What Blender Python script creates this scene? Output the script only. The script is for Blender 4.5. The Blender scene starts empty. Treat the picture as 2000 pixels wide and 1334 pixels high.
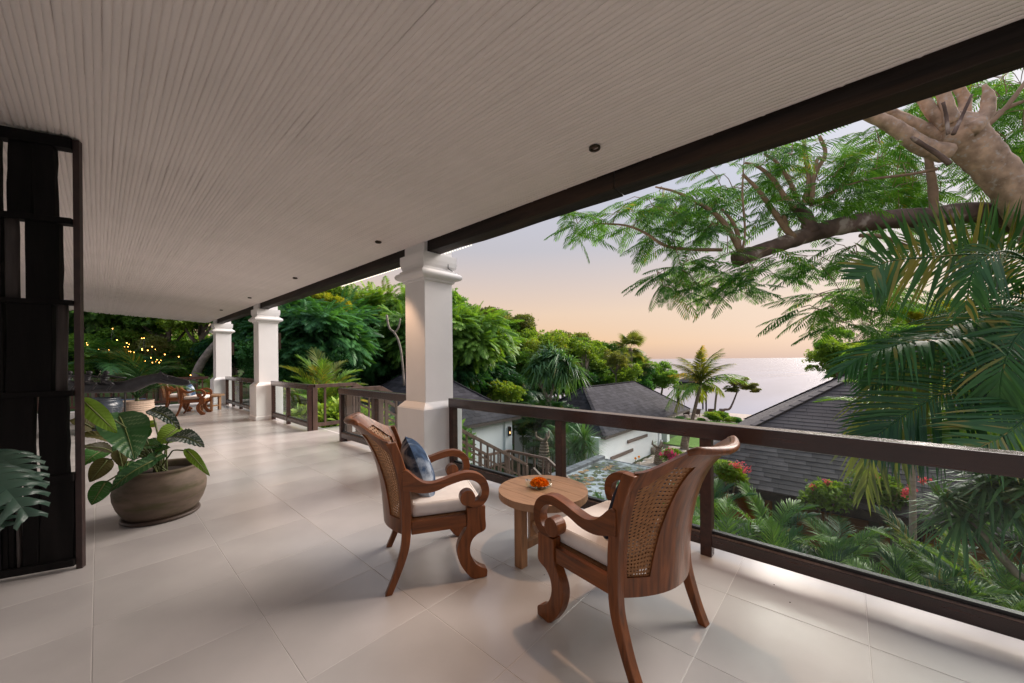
import bpy, math, random
import numpy as np
from mathutils import Vector, Matrix, Euler

random.seed(7)
rng = np.random.default_rng(11)
S = bpy.context.scene
COL = S.collection
R = math.radians

# ------------------------------------------------------------------ camera
F_PX, CAM_H, HOR = 725.0, 1.35, 703.0
YAW, ROLL = R(48.1), R(0.5)
_c, _s = math.cos(YAW), math.sin(YAW)
_cr, _sr = math.cos(ROLL), math.sin(ROLL)
cam_d = bpy.data.cameras.new('camera')
cam = bpy.data.objects.new('camera', cam_d)
COL.objects.link(cam)
cam_d.sensor_width = 36.0
cam_d.lens = F_PX / 2000 * 36
cam_d.shift_y = (HOR - 667) / 2000
cam_d.clip_start, cam_d.clip_end = 0.05, 60000
_r = Vector((_c, -_s, 0)); _u = Vector((0, 0, 1)); _f = Vector((_s, _c, 0))
_r2 = _r * _cr - _u * _sr; _u2 = _r * _sr + _u * _cr
cam.matrix_world = Matrix(((_r2.x, _u2.x, -_f.x, 0), (_r2.y, _u2.y, -_f.y, 0), (_r2.z, _u2.z, -_f.z, CAM_H), (0, 0, 0, 1)))
S.camera = cam

# ------------------------------------------------------------------ sky and light
W = bpy.data.worlds.new('World'); S.world = W; W.use_nodes = True
nt = W.node_tree; N = nt.nodes; L = nt.links
N.clear()
SUN_AZ = R(106.0)      # bearing measured from +Y towards +X
SUN_EL = R(29.0)
out = N.new('ShaderNodeOutputWorld')
bg = N.new('ShaderNodeBackground'); bg.inputs[1].default_value = 0.51
bg2 = N.new('ShaderNodeBackground'); bg2.inputs[1].default_value = 0.010
add = N.new('ShaderNodeAddShader')
nish = N.new('ShaderNodeTexSky'); nish.sky_type = 'NISHITA'; nish.sun_disc = False
nish.sun_elevation = SUN_EL; nish.sun_rotation = SUN_AZ
L.new(nish.outputs[0], bg2.inputs[0])
tc = N.new('ShaderNodeTexCoord')
sep = N.new('ShaderNodeSeparateXYZ'); L.new(tc.outputs['Generated'], sep.inputs[0])
def wramp(stops):
    r = N.new('ShaderNodeValToRGB'); e = r.color_ramp.elements
    e[0].position, e[0].color = stops[0][0], (*stops[0][1], 1)
    e[1].position, e[1].color = stops[-1][0], (*stops[-1][1], 1)
    for p, c in stops[1:-1]:
        q = e.new(p); q.color = (*c, 1)
    L.new(sep.outputs[2], r.inputs[0])
    return r
warm = wramp([(0.0, (.56, .36, .27)), (.04, (.78, .47, .27)), (.12, (.78, .54, .37)), (.28, (.53, .49, .505)), (.5, (.56, .585, .69)), (1.0, (.66, .76, .98))])
cool = wramp([(0.0, (.46, .38, .43)), (.04, (.60, .46, .45)), (.12, (.72, .54, .42)), (.28, (.52, .50, .54)), (.5, (.56, .595, .71)), (1.0, (.66, .76, .98))])
dotn = N.new('ShaderNodeVectorMath'); dotn.operation = 'DOT_PRODUCT'
L.new(tc.outputs['Generated'], dotn.inputs[0]); dotn.inputs[1].default_value = (math.sin(R(24)), math.cos(R(24)), 0)
mr = N.new('ShaderNodeMapRange'); mr.inputs[1].default_value = 0.25; mr.inputs[2].default_value = 0.85
L.new(dotn.outputs['Value'], mr.inputs[0])
mx = N.new('ShaderNodeMix'); mx.data_type = 'RGBA'
L.new(mr.outputs[0], mx.inputs[0]); L.new(cool.outputs[0], mx.inputs[6]); L.new(warm.outputs[0], mx.inputs[7])
L.new(mx.outputs[2], bg.inputs[0])
L.new(bg.outputs[0], add.inputs[0]); L.new(bg2.outputs[0], add.inputs[1]); L.new(add.outputs[0], out.inputs[0])

sun_d = bpy.data.lights.new('sun', 'SUN'); sun = bpy.data.objects.new('sun', sun_d); COL.objects.link(sun)
sun_d.energy = 4.3; sun_d.angle = R(45); sun_d.color = (1.0, .90, .82)
sd = Vector((math.sin(SUN_AZ) * math.cos(SUN_EL), math.cos(SUN_AZ) * math.cos(SUN_EL), math.sin(SUN_EL)))
sun.rotation_euler = sd.to_track_quat('Z', 'Y').to_euler()
S.view_settings.view_transform = 'Standard'; S.view_settings.look = 'None'
S.view_settings.exposure = 0.95; S.view_settings.gamma = 1.0
S.view_settings.use_curve_mapping = False
S.render.engine = 'CYCLES'
cy = S.cycles
cy.use_denoising = True
cy.max_bounces = 8; cy.diffuse_bounces = 4; cy.glossy_bounces = 3; cy.transmission_bounces = 4; cy.transparent_max_bounces = 12
cy.sample_clamp_indirect = 6.0
cy.caustics_reflective = False; cy.caustics_refractive = False

# ------------------------------------------------------------------ helpers
def at(px, py, d):
    """the real 3-D point seen at a pixel of the 2000-wide photograph at depth d (metres)"""
    u = (px - 1000) / F_PX; v = (HOR - py) / F_PX
    x = u * _cr + v * _sr; y = -u * _sr + v * _cr
    return Vector(((x * _c + _s) * d, (-x * _s + _c) * d, CAM_H + y * d))

def tag(o, label=None, cat=None, group=None, kind=None):
    if label: o['label'] = label
    if cat: o['category'] = cat
    if group: o['group'] = group
    if kind: o['kind'] = kind
    return o

def thing(name, label, cat, loc=(0, 0, 0), rz=0.0, group=None):
    o = bpy.data.objects.new(name, None); COL.objects.link(o)
    o.empty_display_size = .1
    o.location = loc; o.rotation_euler = (0, 0, rz)
    return tag(o, label, cat, group)

def dup(root, loc=None, rz=None, label=None, group=None, scale=None):
    def cp(o, par):
        n = o.copy(); COL.objects.link(n)
        if par is not None: n.parent = par
        for ch in o.children: cp(ch, n)
        return n
    r = cp(root, None)
    if loc is not None: r.location = loc
    if rz is not None: r.rotation_euler = (0, 0, rz)
    if scale is not None: r.scale = (scale,) * 3 if not hasattr(scale, '__len__') else scale
    if label: r['label'] = label
    if group: r['group'] = group
    return r

def link(name, me, mat=None, parent=None, loc=None, rot=None):
    o = bpy.data.objects.new(name, me); COL.objects.link(o)
    if mat is not None and len(me.materials) == 0: me.materials.append(mat)
    if parent is not None: o.parent = parent
    if loc is not None: o.location = loc
    if rot is not None: o.rotation_euler = rot
    return o

def bev(o, w=.004, seg=2):
    m = o.modifiers.new('bevel', 'BEVEL'); m.width = w; m.segments = seg; m.limit_method = 'ANGLE'; m.angle_limit = R(35)
    return o

def npmesh(name, V, Fq, smooth=False):
    """fast mesh from an (n,3) array and an (m,k) array of equal-sided faces"""
    V = np.asarray(V, np.float32); Fq = np.asarray(Fq, np.int32)
    me = bpy.data.meshes.new(name)
    k = Fq.shape[1]
    me.vertices.add(len(V)); me.vertices.foreach_set('co', V.ravel())
    me.loops.add(Fq.size); me.loops.foreach_set('vertex_index', Fq.ravel())
    me.polygons.add(len(Fq)); me.polygons.foreach_set('loop_start', np.arange(0, Fq.size, k, dtype=np.int32))
    if smooth: me.polygons.foreach_set('use_smooth', np.ones(len(Fq), bool))
    me.update(calc_edges=True)
    return me

def crom(P, n):
    """Catmull-Rom through points, n samples per span"""
    P = [np.array(p, float) for p in P]
    Q = [2 * P[0] - P[1]] + P + [2 * P[-1] - P[-2]]
    o = []
    for i in range(1, len(Q) - 2):
        a, b, c, d = Q[i - 1], Q[i], Q[i + 1], Q[i + 2]
        for k in range(n):
            t = k / n
            o.append(.5 * (2 * b + (c - a) * t + (2 * a - 5 * b + 4 * c - d) * t * t + (3 * b - a - 3 * c + d) * t ** 3))
    o.append(P[-1])
    return o

class MB:
    def __init__(s): s.v = []; s.f = []
    def add(s, vs, fs):
        b = len(s.v); s.v += [tuple(map(float, p)) for p in vs]; s.f += [tuple(b + i for i in f) for f in fs]; return s
    def box(s, x0, x1, y0, y1, z0, z1):
        return s.add([(x0, y0, z0), (x1, y0, z0), (x1, y1, z0), (x0, y1, z0), (x0, y0, z1), (x1, y0, z1), (x1, y1, z1), (x0, y1, z1)],
                     [(0, 3, 2, 1), (4, 5, 6, 7), (0, 1, 5, 4), (1, 2, 6, 5), (2, 3, 7, 6), (3, 0, 4, 7)])
    def bar(s, a, b, w, h, up=(0, 0, 1)):
        """box-section bar from a to b, w wide and h high, centred on the line"""
        a = Vector(a); b = Vector(b); d = (b - a).normalized(); up = Vector(up)
        x = d.cross(up).normalized() * (w / 2); z = x.cross(d).normalized() * (h / 2)
        vs = [a - x - z, a + x - z, a + x + z, a - x + z, b - x - z, b + x - z, b + x + z, b - x + z]
        return s.add(vs, [(0, 1, 2, 3), (7, 6, 5, 4), (0, 4, 5, 1), (1, 5, 6, 2), (2, 6, 7, 3), (3, 7, 4, 0)])
    def rings(s, rs, closed=True, cap=True):
        n = len(rs[0]); b = len(s.v); s.v += [tuple(map(float, p)) for r in rs for p in r]
        for i in range(len(rs) - 1):
            for j in range(n if closed else n - 1):
                k = (j + 1) % n
                s.f.append((b + i * n + j, b + i * n + k, b + (i + 1) * n + k, b + (i + 1) * n + j))
        if cap and closed:
            s.f.append(tuple(b + j for j in range(n))[::-1]); e = b + (len(rs) - 1) * n
            s.f.append(tuple(e + j for j in range(n)))
        return s
    def tube(s, pts, rad, n=8, cap=True, squash=1.0):
        pts = [Vector(p) for p in pts]; m = len(pts)
        if not hasattr(rad, '__len__'): rad = [rad] * m
        up = None; rs = []
        for i, p in enumerate(pts):
            d = (pts[min(i + 1, m - 1)] - pts[max(i - 1, 0)]).normalized()
            if up is None:
                up = Vector((0, 0, 1)) if abs(d.z) < .9 else Vector((1, 0, 0))
            x = d.cross(up).normalized(); up = x.cross(d).normalized()
            rs.append([p + x * math.cos(2 * math.pi * k / n) * rad[i] + up * math.sin(2 * math.pi * k / n) * rad[i] * squash for k in range(n)])
        return s.rings(rs, cap=cap)
    def lathe(s, prof, n=24, c=(0, 0, 0), cap=True, wob=None):
        rs = []
        for i, (r, z) in enumerate(prof):
            rs.append([(c[0] + r * math.cos(2 * math.pi * k / n), c[1] + r * math.sin(2 * math.pi * k / n), c[2] + z) for k in range(n)])
        return s.rings(rs, cap=cap)
    def grid(s, P):
        m, n = len(P), len(P[0]); b = len(s.v); s.v += [tuple(map(float, p)) for r in P for p in r]
        for i in range(m - 1):
            for j in range(n - 1):
                s.f.append((b + i * n + j, b + i * n + j + 1, b + (i + 1) * n + j + 1, b + (i + 1) * n + j))
        return s
    def ribbon(s, A, B, x0, x1, n=4):
        """solid between two (y,z) contours, extruded along x"""
        A = crom(A, n); B = crom(B, n); m = min(len(A), len(B))
        rs = [[(x0, A[i][0], A[i][1]), (x1, A[i][0], A[i][1]), (x1, B[i][0], B[i][1]), (x0, B[i][0], B[i][1])] for i in range(m)]
        return s.rings(rs)
    def mesh(s, name, smooth=False):
        me = bpy.data.meshes.new(name); me.from_pydata(s.v, [], s.f); me.update()
        if smooth: me.polygons.foreach_set('use_smooth', [True] * len(me.polygons))
        return me
    def build(s, name, mat, parent=None, smooth=False, kind=None, world=False, bevel=0):
        if world and parent is not None:
            o = parent.location; s.v = [(x - o.x, y - o.y, z - o.z) for x, y, z in s.v]
        ob = link(name, s.mesh(name, smooth), mat, parent)
        if kind: ob['kind'] = kind
        if bevel: bev(ob, bevel)
        return ob

# ------------------------------------------------------------------ materials
def mat(name, col, rough=.5, spec=.4, var=.15, scale=6, stretch=(1, 1, 1), detail=4, bump=0, bscale=None, rnd=0, island=0,
        trans=0, tcol=None, coat=0, metal=0, col2=None, col2_scale=2.5, col2_lo=.5, col2_hi=.62, distort=0, emit=None):
    m = bpy.data.materials.new(name); m.use_nodes = True
    n = m.node_tree.nodes; l = m.node_tree.links; n.clear()
    o = n.new('ShaderNodeOutputMaterial'); b = n.new('ShaderNodeBsdfPrincipled')
    b.inputs['Roughness'].default_value = rough; b.inputs['Specular IOR Level'].default_value = spec
    b.inputs['Metallic'].default_value = metal; b.inputs['Coat Weight'].default_value = coat
    t = n.new('ShaderNodeTexCoord'); mp = n.new('ShaderNodeMapping'); mp.inputs['Scale'].default_value = stretch
    l.new(t.outputs['Object'], mp.inputs[0])
    nz = n.new('ShaderNodeTexNoise'); nz.inputs['Scale'].default_value = scale; nz.inputs['Detail'].default_value = detail
    nz.inputs['Distortion'].default_value = distort
    l.new(mp.outputs[0], nz.inputs[0])
    rp = n.new('ShaderNodeValToRGB'); e = rp.color_ramp.elements
    e[0].position = .3; e[1].position = .7
    e[0].color = (*[c * (1 - var) for c in col], 1); e[1].color = (*[min(1, c * (1 + var)) for c in col], 1)
    l.new(nz.outputs[0], rp.inputs[0]); cur = rp.outputs[0]
    if col2:
        n2 = n.new('ShaderNodeTexNoise'); n2.inputs['Scale'].default_value = col2_scale; n2.inputs['Detail'].default_value = 5
        l.new(mp.outputs[0], n2.inputs[0])
        r2 = n.new('ShaderNodeMapRange'); r2.inputs[1].default_value = col2_lo; r2.inputs[2].default_value = col2_hi
        l.new(n2.outputs[0], r2.inputs[0])
        mm = n.new('ShaderNodeMix'); mm.data_type = 'RGBA'; l.new(r2.outputs[0], mm.inputs[0]); l.new(cur, mm.inputs[6]); mm.inputs[7].default_value = (*col2, 1)
        cur = mm.outputs[2]
    for amt, src in ((rnd, 'o'), (island, 'i')):
        if amt:
            if src == 'o': g = n.new('ShaderNodeObjectInfo'); so = g.outputs['Random']
            else: g = n.new('ShaderNodeNewGeometry'); so = g.outputs['Random Per Island']
            q = n.new('ShaderNodeMapRange'); q.inputs[3].default_value = 1 - amt; q.inputs[4].default_value = 1 + amt; l.new(so, q.inputs[0])
            vm = n.new('ShaderNodeVectorMath'); vm.operation = 'SCALE'; l.new(cur, vm.inputs[0]); l.new(q.outputs[0], vm.inputs['Scale']); cur = vm.outputs[0]
    l.new(cur, b.inputs['Base Color'])
    if bump:
        bn = n.new('ShaderNodeTexNoise'); bn.inputs['Scale'].default_value = bscale or scale * 3; bn.inputs['Detail'].default_value = 6
        l.new(mp.outputs[0], bn.inputs[0])
        bp = n.new('ShaderNodeBump'); bp.inputs['Strength'].default_value = bump; bp.inputs['Distance'].default_value = .01
        l.new(bn.outputs[0], bp.inputs['Height']); l.new(bp.outputs[0], b.inputs['Normal'])
    if emit:
        b.inputs['Emission Color'].default_value = (*emit[0], 1); b.inputs['Emission Strength'].default_value = emit[1]
    if trans:
        tr = n.new('ShaderNodeBsdfTranslucent'); ms = n.new('ShaderNodeMixShader'); ms.inputs[0].default_value = trans
        gm = n.new('ShaderNodeMix'); gm.data_type = 'RGBA'; gm.blend_type = 'MULTIPLY'; gm.inputs[0].default_value = 1
        l.new(cur, gm.inputs[6]); gm.inputs[7].default_value = (*(tcol or (1.6, 1.5, .5)), 1)
        l.new(gm.outputs[2], tr.inputs[0]); l.new(b.outputs[0], ms.inputs[1]); l.new(tr.outputs[0], ms.inputs[2]); l.new(ms.outputs[0], o.inputs[0])
    else: l.new(b.outputs[0], o.inputs[0])
    return m

def leafmat(name, a, b, c=None, rough=.5, trans=.35, spec=.2, clump=.9, thr=.62, tcol=(1.5, 1.45, .45)):
    """leaf: colour runs a..b per clump (noise) and per leaf (island), a few leaves of colour c"""
    m = bpy.data.materials.new(name); m.use_nodes = True
    n = m.node_tree.nodes; l = m.node_tree.links; n.clear()
    o = n.new('ShaderNodeOutputMaterial'); p = n.new('ShaderNodeBsdfPrincipled')
    p.inputs['Roughness'].default_value = rough; p.inputs['Specular IOR Level'].default_value = spec
    t = n.new('ShaderNodeTexCoord'); nz = n.new('ShaderNodeTexNoise'); nz.inputs['Scale'].default_value = clump; nz.inputs['Detail'].default_value = 3
    oi = n.new('ShaderNodeObjectInfo'); va = n.new('ShaderNodeVectorMath'); va.operation = 'ADD'
    l.new(t.outputs['Object'], va.inputs[0]); sc = n.new('ShaderNodeMath'); sc.operation = 'MULTIPLY'; sc.inputs[1].default_value = 60; l.new(oi.outputs['Random'], sc.inputs[0]); l.new(sc.outputs[0], va.inputs[1])
    l.new(va.outputs[0], nz.inputs[0])
    g = n.new('ShaderNodeNewGeometry')
    ma = n.new('ShaderNodeMath'); ma.operation = 'MULTIPLY_ADD'; ma.inputs[1].default_value = .55; l.new(g.outputs['Random Per Island'], ma.inputs[0])
    m2 = n.new('ShaderNodeMath'); m2.operation = 'MULTIPLY_ADD'; m2.inputs[1].default_value = 1.5; m2.inputs[2].default_value = -.55; l.new(nz.outputs[0], m2.inputs[0])
    m3 = n.new('ShaderNodeMath'); m3.operation = 'MULTIPLY_ADD'; m3.inputs[1].default_value = .5; l.new(oi.outputs['Random'], m3.inputs[0]); m4 = n.new('ShaderNodeMath'); m4.operation = 'SUBTRACT'; m4.inputs[1].default_value = .25; l.new(m2.outputs[0], m4.inputs[0]); l.new(m4.outputs[0], m3.inputs[2]); l.new(m3.outputs[0], ma.inputs[2])
    rp = n.new('ShaderNodeValToRGB'); e = rp.color_ramp.elements
    e[0].color = (*a, 1); e[1].color = (*b, 1); e[0].position = .1; e[1].position = .85
    if c:
        q = e.new(.93); q.color = (*c, 1)
    l.new(ma.outputs[0], rp.inputs[0])
    l.new(rp.outputs[0], p.inputs['Base Color'])
    tr = n.new('ShaderNodeBsdfTranslucent'); gm = n.new('ShaderNodeMix'); gm.data_type = 'RGBA'; gm.blend_type = 'MULTIPLY'; gm.inputs[0].default_value = 1
    l.new(rp.outputs[0], gm.inputs[6]); gm.inputs[7].default_value = (*tcol, 1); l.new(gm.outputs[2], tr.inputs[0])
    ms = n.new('ShaderNodeMixShader'); ms.inputs[0].default_value = trans
    l.new(p.outputs[0], ms.inputs[1]); l.new(tr.outputs[0], ms.inputs[2]); l.new(ms.outputs[0], o.inputs[0])
    return m

def glassmat(name, tint=(.93, .97, .96), refl=.05):
    m = bpy.data.materials.new(name); m.use_nodes = True
    n = m.node_tree.nodes; l = m.node_tree.links; n.clear()
    o = n.new('ShaderNodeOutputMaterial'); tr = n.new('ShaderNodeBsdfTransparent'); tr.inputs[0].default_value = (*tint, 1)
    gl = n.new('ShaderNodeBsdfGlossy'); gl.inputs['Roughness'].default_value = .02
    fr = n.new('ShaderNodeFresnel'); fr.inputs[0].default_value = 1.38
    gg = n.new('ShaderNodeNewGeometry'); sb = n.new('ShaderNodeMath'); sb.operation = 'SUBTRACT'; sb.inputs[0].default_value = 1; l.new(gg.outputs['Backfacing'], sb.inputs[1])
    mu = n.new('ShaderNodeMath'); mu.operation = 'MULTIPLY'; l.new(fr.outputs[0], mu.inputs[0]); l.new(sb.outputs[0], mu.inputs[1])
    ms = n.new('ShaderNodeMixShader'); l.new(mu.outputs[0], ms.inputs[0]); l.new(tr.outputs[0], ms.inputs[1]); l.new(gl.outputs[0], ms.inputs[2]); l.new(ms.outputs[0], o.inputs[0])
    return m

def glow(name, col, s):
    m = bpy.data.materials.new(name); m.use_nodes = True
    n = m.node_tree.nodes; l = m.node_tree.links; n.clear()
    o = n.new('ShaderNodeOutputMaterial'); e = n.new('ShaderNodeEmission'); e.inputs[0].default_value = (*col, 1); e.inputs[1].default_value = s
    l.new(e.outputs[0], o.inputs[0]); return m

M = {}
M['tile'] = mat('floor_tile', (.48, .445, .428), rough=.22, spec=.5, var=.10, scale=1.5, detail=6, bump=.03, bscale=3, rnd=.035, stretch=(1, 1, 1))
M['grout'] = mat('grout', (.55, .518, .495), rough=.8, var=.05)
M['bamboo'] = mat('whitewashed_bamboo', (.82, .75, .73), rough=.6, spec=.3, var=.03, scale=3, stretch=(8, .7, 8), rnd=.03, bump=.12, bscale=12)
M['plaster'] = mat('white_plaster', (.78, .76, .75), rough=.7, spec=.2, var=.03, scale=3, bump=.05, bscale=30)
M['housewall'] = mat('house_plaster', (.78, .80, .82), rough=.8, spec=.2, var=.04, scale=.8, bump=.04, bscale=8)
M['beam'] = mat('dark_timber', (.018, .012, .010), rough=.65, spec=.3, var=.5, scale=4, stretch=(6, .5, 6), bump=.4, bscale=10, col2=(.05, .028, .018), col2_scale=1.5, col2_lo=.5, col2_hi=.7)
M['rail'] = mat('stained_hardwood', (.028, .010, .007), rough=.24, spec=.6, var=.35, scale=5, stretch=(6, .6, 6), bump=.04, bscale=20, coat=.12)
M['railx'] = mat('stained_hardwood_cross', (.042, .016, .011), rough=.4, spec=.45, var=.35, scale=5, stretch=(1, 6, 6), bump=.08, bscale=20)
M['glass'] = glassmat('clear_glass')
M['teak'] = mat('teak', (.15, .045, .011), rough=.36, spec=.35, var=.42, scale=5, stretch=(9, 9, .9), bump=.06, bscale=14, rnd=.08, detail=7, distort=.6)
M['teakback'] = mat('teak_splat', (.15, .047, .013), rough=.34, spec=.45, var=.5, scale=4, stretch=(10, 3, .8), bump=.06, bscale=14, detail=7, distort=1.2)
M['teaky'] = mat('teak_lengthwise', (.15, .045, .011), rough=.36, spec=.35, var=.42, scale=5, stretch=(9, .9, 9), bump=.06, bscale=14, rnd=.08, detail=7, distort=.6)
M['teaklight'] = mat('weathered_teak', (.34, .20, .115), rough=.55, spec=.3, var=.2, scale=4, stretch=(11, 1.2, 1.2), bump=.12, bscale=14, detail=8, distort=1)
M['teakleg'] = mat('weathered_teak_leg', (.29, .15, .075), rough=.5, spec=.3, var=.3, scale=5, stretch=(9, 9, .9), bump=.1, bscale=14)
M['cane'] = mat('woven_cane', (.25, .12, .05), rough=.55, spec=.3, var=.2, scale=40)
M['cushion'] = mat('cream_canvas', (.70, .655, .62), rough=.9, spec=.1, var=.04, scale=20, bump=.08, bscale=300)
M['indigo'] = mat('indigo_tie_dye', (.035, .06, .11), rough=.9, spec=.1, var=.5, scale=9, col2=(.42, .48, .55), col2_scale=7, col2_lo=.48, col2_hi=.66, bump=.3, bscale=40, distort=1.5)
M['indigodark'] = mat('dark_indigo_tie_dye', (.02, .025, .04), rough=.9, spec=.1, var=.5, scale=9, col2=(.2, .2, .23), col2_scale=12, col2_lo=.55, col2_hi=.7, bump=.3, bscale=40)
M['screenwood'] = mat('charred_board', (.0045, .0036, .0034), rough=.75, spec=.15, var=.6, scale=3, stretch=(5, 5, .6), bump=.35, bscale=9, rnd=.4)
M['screenlog'] = mat('grey_driftwood', (.05, .042, .04), rough=.7, spec=.2, var=.5, scale=3, stretch=(6, 6, .6), bump=.5, bscale=9)
M['screenmetal'] = mat('rusted_frame', (.03, .015, .013), rough=.5, spec=.4, var=.4, scale=8)
M['terracotta'] = mat('brown_stoneware', (.145, .108, .082), rough=.65, spec=.25, var=.35, scale=3, stretch=(1, 1, 3), bump=.1, bscale=10, col2=(.085, .075, .04), col2_scale=4, col2_lo=.5, col2_hi=.66)
M['saucer'] = mat('dark_saucer', (.06, .04, .03), rough=.5, var=.3)
M['whitepot'] = mat('pale_ribbed_pot', (.60, .46, .36), rough=.7, spec=.2, var=.12, scale=5, stretch=(1, 1, 8))
M['urn'] = mat('blue_grey_glaze', (.035, .045, .06), rough=.25, spec=.5, var=.3, scale=4)
M['soil'] = mat('potting_soil', (.03, .02, .014), rough=.95, var=.5, scale=30, bump=.5)
M['carved'] = mat('carved_ebony', (.022, .022, .026), rough=.45, spec=.4, var=.4, scale=12, bump=.3, bscale=60)
M['iron'] = mat('black_iron', (.012, .012, .013), rough=.4, spec=.4)
M['shingle'] = mat('dark_roof_shingle', (.080, .068, .068), rough=.75, spec=.25, var=.25, scale=1.5, bump=.2, bscale=14, rnd=.28, col2=(.10, .088, .088), col2_scale=.6, col2_lo=.52, col2_hi=.75)
M['shingle2'] = mat('grey_roof_shingle', (.042, .040, .046), rough=.9, spec=.1, var=.2, scale=1.5, island=.28, bump=.2, bscale=14)
M['roofbed'] = mat('roof_bedding', (.03, .028, .03), rough=.9)
M['fascia'] = mat('fascia_board', (.04, .028, .024), rough=.6, var=.3)
M['stone'] = mat('andesite', (.10, .11, .125), rough=.6, spec=.35, var=.3, scale=5, bump=.2, rnd=.2)
M['paver'] = mat('sandstone_paver', (.36, .29, .24), rough=.8, var=.2, scale=4, bump=.15, rnd=.18)
M['water'] = mat('pond_water', (.30, .335, .36), rough=.12, spec=.6, var=.35, scale=5, bump=.12, bscale=9, col2=(.04, .05, .04), col2_scale=1.1, col2_lo=.50, col2_hi=.64)  # pale base mixes cloudy scum with a painted sky reflection
M['lily'] = mat('lily_pad', (.075, .095, .035), rough=.4, spec=.4, var=.4, scale=3, rnd=.5)
M['lilyrust'] = mat('rusty_lily_pad', (.20, .12, .05), rough=.45, spec=.4, var=.4, scale=3, rnd=.35)
M['darkwood'] = mat('brown_stair_timber', (.085, .05, .037), rough=.6, spec=.3, var=.3, scale=4, stretch=(4, 4, .8))
M['wallbar'] = mat('weathered_wall_bar', (.14, .10, .085), rough=.8, var=.35, scale=3, stretch=(.6, 5, 5))
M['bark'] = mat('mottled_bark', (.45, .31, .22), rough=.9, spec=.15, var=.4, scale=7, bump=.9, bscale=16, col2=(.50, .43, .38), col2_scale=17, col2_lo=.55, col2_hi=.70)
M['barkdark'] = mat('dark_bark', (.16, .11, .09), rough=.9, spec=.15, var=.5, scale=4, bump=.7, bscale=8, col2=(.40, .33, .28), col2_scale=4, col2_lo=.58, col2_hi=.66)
M['barkgrey'] = mat('grey_bark', (.24, .20, .17), rough=.9, spec=.15, var=.35, scale=6, bump=.5, bscale=12)
M['twig'] = mat('tan_twig', (.30, .20, .13), rough=.85, spec=.15, var=.25, scale=6)
M['palmtrunk'] = mat('ringed_palm_trunk', (.20, .15, .11), rough=.9, spec=.15, var=.4, scale=3, stretch=(1, 1, 9), bump=.5)
M['palegrey'] = mat('pale_palm_stem', (.40, .30, .26), rough=.8, spec=.2, var=.2, scale=3, stretch=(1, 1, 5))
M['ground'] = mat('garden_soil', (.05, .045, .03), rough=.95, spec=.1, var=.5, scale=1.2, col2=(.045, .085, .025), col2_scale=.5, col2_lo=.4, col2_hi=.6, bump=.4)
M['lawn'] = mat('lawn', (.10, .19, .035), rough=.9, spec=.1, var=.2, scale=5, bump=.4, bscale=60)
M['orange'] = mat('orange_stained_board', (.42, .14, .035), rough=.5, var=.25, scale=4, stretch=(5, .5, 5))
M['greyblock'] = mat('grey_render', (.30, .29, .28), rough=.85, var=.2, scale=3)
M['marigold'] = mat('marigold', (.95, .26, .01), rough=.8, spec=.1, var=.3, scale=60, island=.3)
M['dish'] = glassmat('pale_green_glass', tint=(.93, .985, .96))
M['pink'] = mat('magenta_bract', (.75, .03, .22), rough=.6, var=.2, island=.3, trans=.35, tcol=(1.3, 1, 1))
M['coral'] = mat('coral_petal', (.85, .16, .19), rough=.6, var=.2, island=.3, trans=.3, tcol=(1.3, 1, 1))
M['navy'] = mat('navy_canvas', (.012, .03, .075), rough=.9, var=.2)
M['lampmetal'] = mat('bronze_lamp', (.05, .035, .025), rough=.35, metal=.7)
M['lounger'] = mat('brown_lounger_fabric', (.13, .10, .085), rough=.9, var=.2)
M['bulb'] = glow('lit_bulb', (1.0, .40, .08), 8)
M['ledstrip'] = glow('led_strip', (1.0, .90, .70), 1.3)
M['sconceglow'] = glow('sconce_bulb', (1.0, .55, .22), 3.0)
M['downglass'] = mat('downlight_lens', (.10, .055, .04), rough=.3, var=.2)
M['sea'] = mat('sea_surface', (.25, .27, .34), rough=.18, spec=.06, var=.12, scale=.004, stretch=(1, 5, 1))
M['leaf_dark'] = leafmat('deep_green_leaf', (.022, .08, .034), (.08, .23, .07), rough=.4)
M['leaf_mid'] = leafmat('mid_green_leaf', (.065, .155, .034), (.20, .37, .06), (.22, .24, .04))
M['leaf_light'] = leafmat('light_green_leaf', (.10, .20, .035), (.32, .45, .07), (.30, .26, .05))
M['leaf_olive'] = leafmat('olive_leaf', (.10, .13, .05), (.28, .30, .09), (.22, .14, .06))
M['leaf_flame'] = leafmat('feather_leaf', (.04, .13, .03), (.14, .31, .06), (.30, .28, .05), trans=.45)
M['leaf_palm'] = leafmat('palm_leaflet', (.015, .058, .02), (.055, .155, .04), (.26, .22, .05), rough=.42, spec=.3, trans=.3)
M['leaf_areca'] = leafmat('areca_leaflet', (.06, .15, .035), (.22, .38, .06), (.28, .25, .05), rough=.38, trans=.35)
M['leaf_coco'] = leafmat('yellowing_coconut_leaflet', (.07, .12, .03), (.26, .24, .05), (.50, .28, .04), trans=.4)
M['leaf_yucca'] = leafmat('blade_leaf', (.045, .12, .06), (.15, .28, .11), (.20, .20, .06), rough=.35)
M['leaf_sun'] = leafmat('painted_backlit_leaf', (.12, .20, .02), (.45, .38, .04), (.7, .45, .04), trans=.5)  # backlight from the low sun is put into this yellow leaf colour
M['leaf_big'] = leafmat('glossy_philodendron', (.02, .075, .03), (.05, .145, .05), rough=.34, spec=.5, trans=.2)
M['leaf_bigdry'] = leafmat('drying_philodendron', (.06, .055, .03), (.16, .15, .06), (.25, .12, .05), rough=.45, trans=.2)
M['leaf_monstera'] = leafmat('monstera_leaf', (.016, .045, .034), (.05, .10, .075), rough=.32, spec=.5, trans=.12)
M['vein_pale'] = mat('pale_leaf_vein', (.13, .22, .09), rough=.4, spec=.4, var=.2)
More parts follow.
